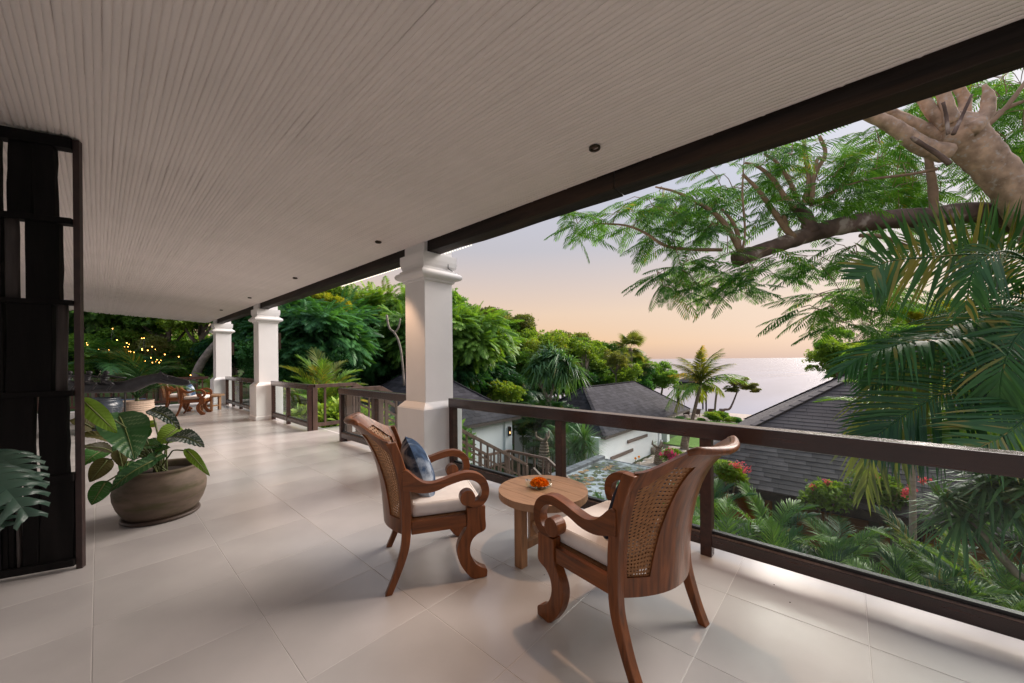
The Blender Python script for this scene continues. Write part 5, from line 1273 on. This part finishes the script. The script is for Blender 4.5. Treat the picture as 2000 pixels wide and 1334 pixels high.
# dark palms between the two pavilions
for k, (px, py, d, hh) in enumerate(((1062, 860, 24, 2.6), (1085, 850, 24, 2.6), (1048, 835, 26, 2.8), (1080, 895, 20, 1.0), (1100, 885, 21, 1.3), (1110, 860, 23, 2.2), (1030, 800, 30, 3.2), (1022, 885, 24.5, 2.4), (1042, 880, 24.5, 3.2), (1015, 850, 27, 3.0), (1052, 905, 23, 1.6))):
    v = at(px, py, d); palm('areca_palm', ('tall' if hh > 2.5 else 'low') + ' dark green palm between the white pavilions ' + ('nearest the left pavilion lamp' if px < 1035 else ('behind the lower stair' if px < 1070 else 'left of the round yucca')), (v.x, v.y, v.z - hh * .6), hh, FP, 13, 'leaf_palm', 'palms between the white pavilions', 'stem', .05, el=(-10, 70), s=1.35, seed=30 + k)
# fan palm on the slope
V, Fq = [], []
for k in range(20):
    a = R(-118 + 236 * k / 19); b = len(V); l_ = 1 - .25 * abs(a) / 2; d = Vector((math.sin(a), math.cos(a), 0)); e = Vector((d.y, -d.x, 0)) * .065
    for f, w, z in ((.0, .15, 0), (.5, 1, .04), (.8, .6, -.05), (1.05, .05, -.28)):
        p = Vector((0, .9, 0)) + d * l_ * f + Vector((0, 0, z)); V += [tuple(p - e * w), tuple(p + e * w)]
    Fq += [(b + 2 * q, b + 2 * q + 1, b + 2 * q + 3, b + 2 * q + 2) for q in range(3)]
b = len(V); V += [(-.02, 0, 0), (.02, 0, 0), (.012, .95, 0), (-.012, .95, 0)]; Fq.append((b, b + 1, b + 2, b + 3))
V = np.array(V); V = np.stack([V[:, 1], V[:, 0], V[:, 2]], -1)
fan = npmesh('fan_leaf', V, np.array(Fq)); fan.materials.append(M['leaf_olive'])
tp = at(1231, 680, 42); g0 = float(ground_z(tp.x, tp.y))
palm('fan_palm', 'tall fan palm rising above the wooded slope against the sky', (tp.x, tp.y, g0), tp.z - g0, [fan], 22, 'leaf_olive', None, 'palmtrunk', .30, el=(-50, 75), s=1.12, seed=3)
tp = at(1250, 715, 43.5); g0 = float(ground_z(tp.x, tp.y)); palm('fan_palm', 'shorter fan palm just right of the tall fan palm', (tp.x, tp.y, g0), tp.z - g0, [fan], 16, 'leaf_olive', None, 'palmtrunk', .26, el=(-40, 70), s=1.0, seed=4)
tp = at(1205, 712, 40); g0 = float(ground_z(tp.x, tp.y)); palm('fan_palm', 'shorter fan palm just left of the tall fan palm', (tp.x, tp.y, g0), tp.z - g0, [fan], 16, 'leaf_olive', None, 'palmtrunk', .26, el=(-40, 70), s=1.0, seed=6)
# coconut palm by the lawn
FC = [generic_frond(150 + i, 2.9, .55 - .12 * i, .62, 40, .62, .05, droop=.75, vee=.0, rach=.035) for i in range(4)]
for me in FC: me.materials.append(M['leaf_coco'])
bs = at(1337, 884, 29); tp = at(1368, 752, 29.5)
off = tp - bs
cp_ = palm('coconut_palm', 'young coconut palm with yellowing fronds beside the gazebo', bs, off.z, FC, 24, 'leaf_coco', None, 'palmtrunk', .17, el=(-30, 85), s=1.12, seed=17, m2='leaf_areca', p2=.3,
     trunk_pts=[(0, 0, -.3), (off.x * .1, off.y * .1, off.z * .12), (off.x * .5, off.y * .5, off.z * .5), tuple(off)])
bb = MB().lathe([(.34, 0), (.36, .2), (.28, .55), (.32, .6), (.22, .95), (.24, 1.0), (.15, 1.3)], 12); bb.build('trunk_base', M['palmtrunk'], cp_)
# ringed palm stumps on the path edge
for px, py, d, hh, lab in ((1287, 910, 24.9, 1.2, 'ringed palm stump with curled stubs beside the pink bougainvillea'), (1063, 912, 19, 1.3, 'ringed palm stump behind the lower stair balustrade')):
    v = at(px, py, d); t = thing('palm_stump', lab, 'stump', v); pr = []
    for i in range(9): z = hh * i / 9; rr_ = .34 * (1 - .5 * i / 9); pr += [(rr_, z), (rr_ * 1.14, z + hh * .07), (rr_ * .95, z + hh * .10)]
    MB().lathe(pr + [(.05, hh + .05)], 12).build('trunk', M['palmtrunk'], t)
    for a in (0, 2.2, 4.1): MB().tube([(0, 0, hh), (.2 * math.cos(a), .2 * math.sin(a), hh + .1), (.42 * math.cos(a), .42 * math.sin(a), hh + .25), (.4 * math.cos(a), .4 * math.sin(a), hh + .5)], [.12, .09, .07, .03], 6).build('stub', M['palmtrunk'], t, True)
v = at(1272, 884, 28.2); t = thing('planter', 'stone trough planter with grassy plant by the pavilion wall corner', 'planter', v)
MB().lathe([(0, 0), (.55, 0), (.62, .3), (.55, .5), (.45, .48)], 10).build('trough', M['paver'], t)
o = link('leaf_head', BY[0], None, t, (0, 0, .5)); o.scale = (.85,) * 3; o.material_slots[0].link = 'OBJECT'; o.material_slots[0].material = M['leaf_light']
for px, py in ((1241, 897), (1248, 894)):
    v = at(px, py, 23); t = thing('canna_flower', 'orange flower on a tall stalk at the pond corner', 'flower', v - Vector((0, 0, .6)), group='orange flowers at the pond corner')
    MB().tube([(0, 0, 0), (0, 0, .6)], .02, 5).build('stalk', M['stem'], t); MB().lathe([(.01, .58), (.07, .63), (.06, .70), (.02, .73)], 7).build('bloom', M['marigold'], t)

# bougainvillea bushes
CB = [crown_leafy('foliage', 80 + i, 750, .24, rand_blobs(80 + i, 9, .55, .5, .22, .4)) for i in range(2)]
for me in CB: me.materials.append(M['leaf_light'])
def blossom(seed, n, cl):
    g_ = np.random.default_rng(seed); C_ = []
    for c_, r_ in cl: C_.append(np.array(c_) + g_.normal(size=(n, 3)) * r_)
    P = np.concatenate(C_); k = len(P); V, Fq = sprig(4, seed)
    return scatter_mesh('blossoms', V, Fq, g_.normal(size=(k, 3)), g_.normal(size=(k, 3)) + np.array([0, 0, .6]), P, g_.uniform(.7, 1.2, k) * .13)
def bush(label, p, rad, col, cl, seed, group=None):
    t = thing('bougainvillea', label, 'bush', (p.x, p.y, p.z - rad * 1.6), group=group)
    o = link('foliage', CB[seed % 2], None, t, (0, 0, rad * 1.6)); o.scale = (rad, rad, rad)
    me = blossom(seed, 26, cl); me.materials.append(M[col]); o = link('blossoms', me, None, t, (0, 0, rad * 1.6)); o.scale = (rad, rad, rad)
    for a in (0, 2, 4): MB().tube([(0, 0, 0), (.2 * rad * math.cos(a), .2 * rad * math.sin(a), rad), (.5 * rad * math.cos(a), .5 * rad * math.sin(a), rad * 1.9)], [.05 * rad, .04 * rad, .02 * rad], 5).build('stem', M['twig'], t, True)
def cams(n, seed, spread=.5, rad=.82, s=.09):
    g_ = random.Random(seed); o = []
    for _ in range(n):
        v = Vector((-.75 + g_.uniform(-spread, spread), -.25 + g_.uniform(-1, 1) * spread * 1.6, .55 + g_.uniform(-spread, spread))).normalized() * rad * g_.uniform(.85, 1.1); o.append((tuple(v), s))
    return o
bush('hot pink bougainvillea beside the palm stump and path', at(1310, 893, 21), .62, 'pink', cams(13, 1, .6, .85, .10), 1)
bush('coral flowered bush below the left end of the shingle roof', at(1428, 932, 10.4), .50, 'coral', [((-.2, -.5, .75), .12), ((.0, -.75, .6), .12), ((-.4, -.2, .8), .09)], 2)
bush('green bush with few coral flowers at middle of the shingle roof eave', at(1612, 975, 9.0), .56, 'coral', [((-.6, .4, .6), .035), ((-.5, -.1, .85), .04)], 3)
bush('green bush with coral flowers left of the pale palm stem', at(1725, 968, 8.6), .58, 'coral', [((-.4, .3, .8), .06), ((-.5, -.6, .4), .06), ((-.4, -.75, .5), .05), ((-.1, -1.1, .85), .05)], 4)
# pale branching plumeria behind the pavilion roof
v = at(950, 800, 29); t = thing('plumeria', 'plumeria with pale bare branches behind the pavilion roof', 'tree', (v.x, v.y, -4.8)); r = random.Random(9)
for k in range(9):
    q = at(915 + k * 9 + r.uniform(-5, 5), 745 + r.uniform(-4, 14), 29); m1 = v.lerp(q, .55) + Vector((r.uniform(-.3, .3), 0, r.uniform(-.1, .2)))
    MB().tube([(v.x, v.y, -4.8), v, m1, q], [.10, .09, .05, .035], 6).build('branch', M['palegrey'], t, True, world=True)
o = link('foliage', CB[0], None, t, at(945, 755, 29.2) - t.location); o.scale = (1.9, 1.9, .9)
for px, py, d, s in ((905, 752, 27, 1.0), (1000, 775, 27, 1.0), (980, 770, 28, 1.2)):
    v = at(px, py, d); tt = thing('shrub', 'bushy green shrub behind the pavilion roof edge ' + {905: 'beside the near column', 1000: 'nearest the eave corner', 980: 'beside the plumeria'}[px], 'shrub', (v.x, v.y, v.z - 1), group='shrubs behind the pavilion roof'); o = link('foliage', CB[1], None, tt, (0, 0, 1)); o.scale = (s, s, s)
# trunks seen among the trees
for pts, lab, rad in (([(366, 775), (376, 752), (390, 715), (410, 685), (432, 660)], 'grey leaning tree trunk beside the farthest column', .20),):
    q = [at(a, c, 18.2) for a, c in pts]; b = MB().tube(crom(q, 5), [rad * (1.1 - .02 * i) for i in range(21)], 10)
    t = thing('leaning_tree', lab, 'tree', tuple(q[0])); b.build('trunk', M['barkgrey'], t, True, world=True)
b = MB(); q = [at(a, c, 20.3) for a, c in ((790, 760), (785, 700), (779, 668), (770, 650), (760, 640), (755, 615))]; b.tube(crom(q, 4), .06, 8); q = [at(a, c, 20.3) for a, c in ((770, 650), (778, 640), (782, 622))]; b.tube(crom(q, 4), .045, 8)
t = thing('forked_tree', 'pale forked bare tree left of the near column among dark leaves', 'tree', tuple(q[0])); b.build('trunk', M['barkgrey'], t, True, world=True)

# ---- flame tree with feather leaves over the view
ft = thing('flame_tree', 'flame tree with thick pale trunk and feathery leaves hanging over the railing', 'tree', at(2100, 760, 5.6).to_tuple())
fo = ft.location
def ft_tube(pp, d, rads, m, name, n=5, sides=12):
    pts = [at(px, py, dd) for (px, py), dd in zip(pp, d if hasattr(d, '__len__') else [d] * len(pp))]
    c_ = crom(pts, n); rads = np.interp(np.linspace(0, 1, len(c_)), np.linspace(0, 1, len(rads)), rads)
    b = MB(); r = random.Random(int(pp[0][0]))
    b.tube(c_, [x * r.uniform(.93, 1.07) for x in rads], sides); b.build(name, M[m], ft, True, world=True); return c_
b = MB().tube([(fo.x + .4, fo.y - .2, -4), fo], [.42, .30], 14); b.build('trunk', M['bark'], ft, True, world=True)
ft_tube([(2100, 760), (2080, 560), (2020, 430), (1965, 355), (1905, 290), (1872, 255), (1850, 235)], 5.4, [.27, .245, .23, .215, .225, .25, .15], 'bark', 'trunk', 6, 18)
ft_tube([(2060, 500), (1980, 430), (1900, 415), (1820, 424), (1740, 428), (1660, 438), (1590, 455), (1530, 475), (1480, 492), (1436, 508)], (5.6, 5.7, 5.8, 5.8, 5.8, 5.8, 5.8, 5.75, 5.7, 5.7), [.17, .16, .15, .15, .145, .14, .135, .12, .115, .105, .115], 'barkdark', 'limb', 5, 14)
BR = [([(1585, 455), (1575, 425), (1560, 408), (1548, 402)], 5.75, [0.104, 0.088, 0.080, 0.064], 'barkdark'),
      ([(1555, 405), (1530, 380), (1510, 350), (1480, 325), (1455, 318)], 5.7, [0.040, 0.036, 0.032, 0.024, 0.016], 'twig'), ([(1560, 400), (1545, 360), (1520, 320), (1492, 300)], 5.8, [0.036, 0.032, 0.024, 0.016], 'twig'),
      ([(1570, 400), (1580, 350), (1572, 300), (1570, 270)], 5.7, [0.040, 0.032, 0.032, 0.024], 'twig'), ([(1578, 398), (1592, 340), (1612, 300), (1600, 265)], 5.75, [0.036, 0.032, 0.028, 0.024], 'twig'), ([(1582, 400), (1620, 380), (1660, 345), (1680, 300)], 5.8, [0.036, 0.032, 0.024, 0.016], 'twig'), ([(1585, 395), (1590, 345), (1597, 310), (1608, 312)], 5.6, [0.032, 0.028, 0.024, 0.016], 'twig'),
      ([(1550, 465), (1530, 440), (1505, 405), (1480, 370), (1450, 340)], 5.7, [0.056, 0.044, 0.036, 0.028, 0.020], 'twig'), ([(1535, 440), (1530, 420)], 5.7, [0.040, 0.032], 'twig'),
      ([(1450, 500), (1435, 470), (1410, 430), (1370, 400), (1320, 375), (1280, 365)], 5.65, [0.048, 0.040, 0.036, 0.028, 0.020, 0.012], 'twig'), ([(1445, 495), (1440, 455), (1425, 425), (1400, 400)], 5.75, [0.040, 0.032, 0.024, 0.016], 'twig'), ([(1410, 488), (1350, 487), (1300, 480), (1260, 455), (1220, 440), (1160, 436)], 5.6, [0.028, 0.024, 0.024, 0.020, 0.016, 0.010], 'twig'), ([(1450, 490), (1455, 450), (1450, 380), (1452, 330)], 5.6, [0.020, 0.016, 0.014, 0.010], 'twig'),
      ([(1850, 300), (1800, 285), (1750, 250), (1700, 225), (1640, 205)], 5.3, [0.124, 0.105, 0.093, 0.074, 0.062], 'bark'), ([(1850, 280), (1800, 250), (1740, 220), (1690, 190)], 5.5, [0.099, 0.081, 0.068, 0.056], 'bark'), ([(1850, 250), (1825, 225), (1800, 190), (1770, 150)], 5.4, [0.093, 0.074, 0.068, 0.062], 'bark'),
      ([(1860, 240), (1850, 210), (1840, 170), (1838, 130)], 5.3, [0.099, 0.081, 0.074, 0.062], 'bark'), ([(1875, 240), (1885, 200), (1870, 165), (1860, 120)], 5.5, [0.093, 0.068, 0.062, 0.056], 'bark'), ([(1895, 255), (1925, 225), (1930, 190), (1922, 165)], 5.2, [0.105, 0.087, 0.068, 0.019], 'bark'), ([(1900, 270), (1960, 215), (2010, 150), (2060, 80)], 5.6, [0.040, 0.032, 0.028, 0.024], 'twig'),
      ([(1915, 240), (1980, 205), (2080, 170)], 5.7, [0.032, 0.028, 0.024], 'twig'), ([(1855, 320), (1830, 300), (1790, 275), (1780, 268)], 5.0, [0.034, 0.028, 0.025, 0.019], 'barkdark'), ([(1852, 262), (1848, 225), (1842, 200)], 5.05, [0.022, 0.019, 0.019], 'barkdark'), ([(1862, 262), (1880, 225), (1898, 185)], 5.05, [0.025, 0.019, 0.015], 'barkdark'),
      ([(1825, 425), (1822, 370), (1815, 320), (1812, 285)], 5.7, [0.060, 0.056, 0.048, 0.048], 'twig'), ([(1830, 330), (1780, 340), (1700, 350), (1660, 360)], 5.4, [0.024, 0.020, 0.016, 0.010], 'twig'), ([(1680, 460), (1720, 462), (1770, 480)], 5.6, [0.032, 0.032, 0.024], 'twig')]
tips = []
for pp, d, rd, m in BR:
    c_ = ft_tube(pp, d, rd, m, 'branch', 5, 8); tips += [Vector(p) for p in c_[len(c_) // 3:]]
# leafy twigs: clouds of feather leaves round the branch ends, filling the canopy outline
CLOUD = [((1120, 436), 30, 20, 9), ((1180, 425), 45, 28, 16), ((1250, 425), 45, 40, 24), ((1300, 420), 50, 45, 28), ((1370, 400), 45, 45, 26), ((1420, 360), 40, 40, 22), ((1400, 440), 35, 40, 18), ((1330, 470), 50, 25, 16), ((1290, 385), 40, 25, 16), ((1470, 350), 45, 35, 20),
         ((1300, 530), 55, 25, 20), ((1370, 530), 55, 30, 26), ((1430, 540), 50, 25, 20), ((1480, 525), 40, 20, 14), ((1340, 560), 50, 18, 14), ((1420, 570), 40, 14, 10),
         ((1520, 310), 45, 40, 24), ((1560, 300), 45, 35, 20), ((1640, 320), 55, 45, 34), ((1650, 380), 50, 25, 18), ((1560, 375), 40, 25, 14), ((1610, 410), 40, 18, 10), ((1720, 300), 60, 50, 40), ((1760, 350), 55, 45, 36), ((1700, 390), 50, 22, 18), ((1800, 390), 40, 25, 16), ((1500, 420), 35, 25, 12), ((1530, 395), 30, 25, 10),
         ((1560, 500), 50, 18, 14), ((1620, 510), 45, 18, 12), ((1680, 500), 45, 25, 16), ((1520, 495), 35, 12, 8),
         ((1600, 600), 55, 18, 14), ((1640, 590), 45, 25, 18), ((1690, 560), 50, 30, 26), ((1740, 590), 45, 35, 22), ((1570, 620), 30, 12, 6), ((1620, 640), 35, 14, 8), ((1680, 620), 35, 20, 12),
         ((1950, 270), 60, 60, 50), ((1980, 350), 50, 50, 40), ((2040, 250), 60, 80, 50), ((1960, 180), 50, 40, 34), ((1880, 170), 60, 35, 24), ((1780, 230), 60, 35, 26), ((2080, 400), 60, 80, 40), ((1750, 430), 40, 20, 8)]
FLV, FLF = [], []
LP = [pinnate(15, .26, .034, .24, 62, s) for s in range(3)]
lf = {0: ([], [], [], []), 1: ([], [], [], []), 2: ([], [], [], [])}
r = random.Random(31); tw = MB(); SPOTS = []
for (cx, cyy), sx, sy, n in CLOUD:
    for k in range(max(1, int(n * (.46 if cx < 1690 else .75)))):
        px, py = r.gauss(cx, sx * .55), r.gauss(cyy, sy * .55); d = r.uniform(5.2, 6.5) if cx < 1690 else r.uniform(6.0, 8.2); SPOTS.append((at(px, py, d), cx))
def tipdist(s): return min((q - s[0]).length for q in tips)
SPOTS.sort(key=tipdist)
for p, cx in SPOTS:
    if 1:
        near = min(tips, key=lambda q: (q - p).length); mid = near.lerp(p, .5) + Vector((0, 0, .05))
        if (near - p).length < .9: tw.tube([near, mid, p], [.007, .006, .004], 4, cap=False)
        tips.append(p)
        away = (p - near); away.z *= .5; away = away.normalized() if away.length > .05 else Vector((0, 1, 0))
        for q in range(r.choice((2, 3, 3, 4))):
            a = r.uniform(-1.3, 1.3); dr = Vector((away.x * math.cos(a) - away.y * math.sin(a), away.x * math.sin(a) + away.y * math.cos(a), r.uniform(-.45, .15)))
            j = r.randrange(3); lf[j][0].append(dr); lf[j][1].append((r.uniform(-.3, .3), r.uniform(-.3, .3), 1)); lf[j][2].append(p); lf[j][3].append(r.uniform(.38, .66))
tw.build('twigs', M['twig'], ft, kind='stuff', world=True)
for j in lf:
    me = scatter_mesh('leaves', *LP[j], np.array([tuple(v) for v in lf[j][0]]), np.array(lf[j][1]), np.array([tuple(v) for v in lf[j][2]]) - np.array(fo), lf[j][3]); o = link('leaves', me, M['leaf_flame'], ft); o['kind'] = 'stuff'

# ---- sea side terrace: gazebo, loungers, small tree, bushes
gz = at(1350, 812, 50); gz.z = -5.7
t = thing('gazebo', 'open gazebo with dark two tier roof beside the coconut palm', 'gazebo', gz, .35)
for sx in (-2, 2):
    for sy in (-1.6, 1.6): MB().box(sx - .09, sx + .09, sy - .09, sy + .09, 0, 3.1).build('post', M['fascia'], t)
def tier(a, c_, z0, z1, s):
    return MB().rings([[(-a, -c_, z0), (a, -c_, z0), (a, c_, z0), (-a, c_, z0)], [(-a, -c_, z0 + .12), (a, -c_, z0 + .12), (a, c_, z0 + .12), (-a, c_, z0 + .12)], [(-a * s, -c_ * s, z1), (a * s, -c_ * s, z1), (a * s, c_ * s, z1), (-a * s, c_ * s, z1)]])
tier(2.6, 2.2, 3.05, 3.75, .62).build('lower_roof', M['shingle2'], t); tier(1.95, 1.65, 3.85, 4.75, .12).build('upper_roof', M['shingle2'], t)
MB().box(-2.1, 2.1, -1.7, 1.7, 2.95, 3.05).build('beam_frame', M['fascia'], t)
MB().box(-2.4, 2.4, -2, 2, -.3, .02).build('base', M['stone'], t)
lg = None
for i, px in enumerate((1341, 1361, 1386, 1407)):
    v = at(px, 816, 45); v.z = -5.68
    if lg is None:
        lg = thing('sun_lounger', 'brown sun lounger left of the coconut palm trunk, farthest left of the row', 'sun lounger', v, -1.2, 'sun loungers facing the sea')
        MB().box(-.32, .32, -.2, 1.3, .28, .36).build('seat', M['lounger'], lg); b = MB().bar(Vector((0, -.2, .34)), Vector((0, -.75, .98)), .64, .07, (0, 1, 0)); b.build('backrest', M['lounger'], lg)
        for sx in (-.28, .28):
            for sy in (-.15, 1.2): MB().box(sx - .03, sx + .03, sy - .03, sy + .03, 0, .28).build('leg', M['fascia'], lg)
            MB().box(sx - .02, sx + .02, -.5, .4, .50, .54).build('arm', M['fascia'], lg)
    else: dup(lg, v, -1.2 + .05 * i, ('brown sun lounger just behind the coconut palm trunk, second of the row', 'brown sun lounger right of the coconut palm trunk, third of the row', 'brown sun lounger at the right end of the row by the bushes')[i - 1])
deck = MB().box(46, 54, 7, 22, -6, -5.69).build('sun_deck', M['paver']); deck['kind'] = 'structure'
v = at(1398, 816, 43.5); st_ = thing('small_tree', 'small wind bent tree with a crooked trunk at the cliff edge', 'tree', v)
q = [v, at(1402, 806, 43.5), at(1415, 800, 43.5), at(1424, 799, 43.5), at(1430, 790, 43.5), at(1440, 765, 44)]; MB().tube(crom(q, 4), [.2 - .006 * i for i in range(21)], 7).build('trunk', M['barkdark'], st_, True, world=True)
for px, py, s in ((1440, 748, 1.35), (1462, 757, 1.15), (1430, 762, 1.0), (1475, 764, .7)):
    o = link('crown', CL[0], None, st_, at(px, py, 44) - v, (0, 0, px)); o.scale = (s, s, s * .62); o.material_slots[0].link = 'OBJECT'; o.material_slots[0].material = M['leaf_olive']
v = at(1396, 815, 42); q = [v, at(1397, 790, 42), at(1400, 765, 42)]; MB_ = MB().tube(crom(q, 3), .11, 7); t = thing('bare_tree', 'thin straight bare tree standing among the sun loungers', 'tree', tuple(v)); MB_.build('trunk', M['palmtrunk'], t, True, world=True)
for px, py, d, s, m in ((1325, 820, 40, .45, 'leaf_dark'), (1350, 824, 40, .4, 'leaf_mid'), (1372, 823, 39, .4, 'leaf_mid'), (1396, 818, 38.5, .75, 'leaf_light'), (1412, 816, 39, .75, 'leaf_mid'), (1425, 822, 38, .5, 'leaf_light'), (1440, 823, 38, .5, 'leaf_dark')):
    v = at(px, py, d); tt = thing('shrub', 'low green bush ' + {1325: 'under the gazebo corner', 1350: 'before the first lounger', 1372: 'beside the coconut trunk', 1396: 'before the third lounger, lighter and taller', 1412: 'before the last lounger', 1425: 'beyond the last lounger', 1440: 'at the cliff edge end'}[px], 'shrub', (v.x, v.y, v.z - s), group='low bushes before the sun loungers'); o = link('foliage', CB[px % 2], None, tt, (0, 0, s)); o.scale = (s * 1.3, s * 1.3, s); o.material_slots[0].link = 'OBJECT'; o.material_slots[0].material = M[m]

# leafy bushes just outside the railing at the stair opening
for k, (x, y, z, s, m) in enumerate(((4.2, 9.0, .05, 1.0, 'leaf_light'), (5.4, 9.9, -.5, .9, 'leaf_mid'), (4.0, 10.6, -.1, 1.0, 'leaf_light'), (6.6, 9.2, -1.1, .9, 'leaf_light'), (4.3, 12.0, .0, 1.1, 'leaf_mid'), (4.2, 13.6, .1, 1.1, 'leaf_mid'), (4.3, 5.0, -1.1, 1.0, 'leaf_light'), (5.6, 5.4, -1.5, 1.0, 'leaf_light'), (7.6, 9.6, -1.0, 1.2, 'leaf_mid'))):
    g0 = float(ground_z(x, y)); tt = thing('shrub', ('light green' if m == 'leaf_light' else 'mid green') + ' leafy bush outside the railing ' + ('just past the second column', 'behind the second column', 'hugging the second column', 'beyond the stair top', 'between the two farthest columns', 'near the farthest column', 'below the near end of the stair railing', 'beside the lower stair', 'beside the lower landing')[k], 'shrub', (x, y, g0), k, group='bushes outside the stair opening')
    o = link('foliage', CB[k % 2], None, tt, (0, 0, z - s * .6 - g0)); o.scale = (s, s, s); o.material_slots[0].link = 'OBJECT'; o.material_slots[0].material = M[m]
    MB().tube([(0, 0, 0), (.05, 0, (z - s * .6 - g0))], .05, 6).build('stem', M['twig'], tt)
# ---- ground cover and fairy lights
g_ = np.random.default_rng(5); n = 9000
P = np.stack([g_.uniform(3.3, 30, n), g_.uniform(-9, 30, n)], -1)
ok = ~((P[:, 0] > 10) & (P[:, 0] < 15.6) & (P[:, 1] > 1.8) & (P[:, 1] < 8.7)) & ~((P[:, 0] > 15.9) & (P[:, 1] > 5.3) & (P[:, 1] < 18)) & ~((P[:, 0] < 8.8) & (P[:, 1] > 4.4) & (P[:, 1] < 8)) & ~((P[:, 0] > 8.3) & (P[:, 0] < 17) & (P[:, 1] > 14.2)) & ~((P[:, 0] > 11.6) & (P[:, 1] < 4.6))
P = P[ok]; Z = ground_z(P[:, 0], P[:, 1]); P = np.concatenate([P, Z[:, None]], 1); n = len(P)
V, Fq = sprig(6, 3); d = g_.normal(size=(n, 3)) * np.array([1, 1, .3]) + np.array([0, 0, .6])
gc = link('ground_cover', scatter_mesh('ground_cover', V, Fq, d, g_.normal(size=(n, 3)), P, g_.uniform(.25, .6, n)), M['leaf_dark']); gc['kind'] = 'stuff'; gc['label'] = 'leafy ground cover in the garden beds'
sl = thing('fairy_lights', 'string of small warm lit bulbs hanging among the dark trees', 'string lights', at(270, 700, 17.5).to_tuple())
z5 = lambda X, Y: (160 + X / 5.56, 580 + Y / 5.56)
bulbs = [(50, 500), (60, 520), (275, 630), (293, 575), (410, 585), (462, 540), (487, 500), (512, 515), (500, 542), (508, 592), (530, 593), (565, 602), (650, 450), (675, 448), (652, 565), (655, 578), (715, 580), (763, 540), (797, 570), (765, 712), (803, 705), (815, 682), (840, 712), (858, 688), (690, 695), (382, 468), (332, 345), (900, 625), (750, 660), (1050, 650), (180, 570), (1180, 850)]
bm = MB().lathe([(.001, -.03), (.02, -.022), (.026, 0), (.018, .024), (.001, .034)], 8).mesh('bulb', True); bm.materials.append(M['bulb'])
pts = []
for X, Y in bulbs:
    p = at(*z5(X, Y), 17.2 + random.uniform(-.5, .5)); o = link('bulb', bm, None, sl, p - sl.location); s = random.uniform(.4, .8); o.scale = (s, s, s); pts.append(p)
pts.sort(key=lambda p: p.x); b = MB()
for a, c_ in zip(pts[:-1], pts[1:]): b.tube([a, (a + c_) / 2 - Vector((0, 0, .15)), c_], .004, 4, cap=False)
b.build('cable', M['iron'], sl, world=True)
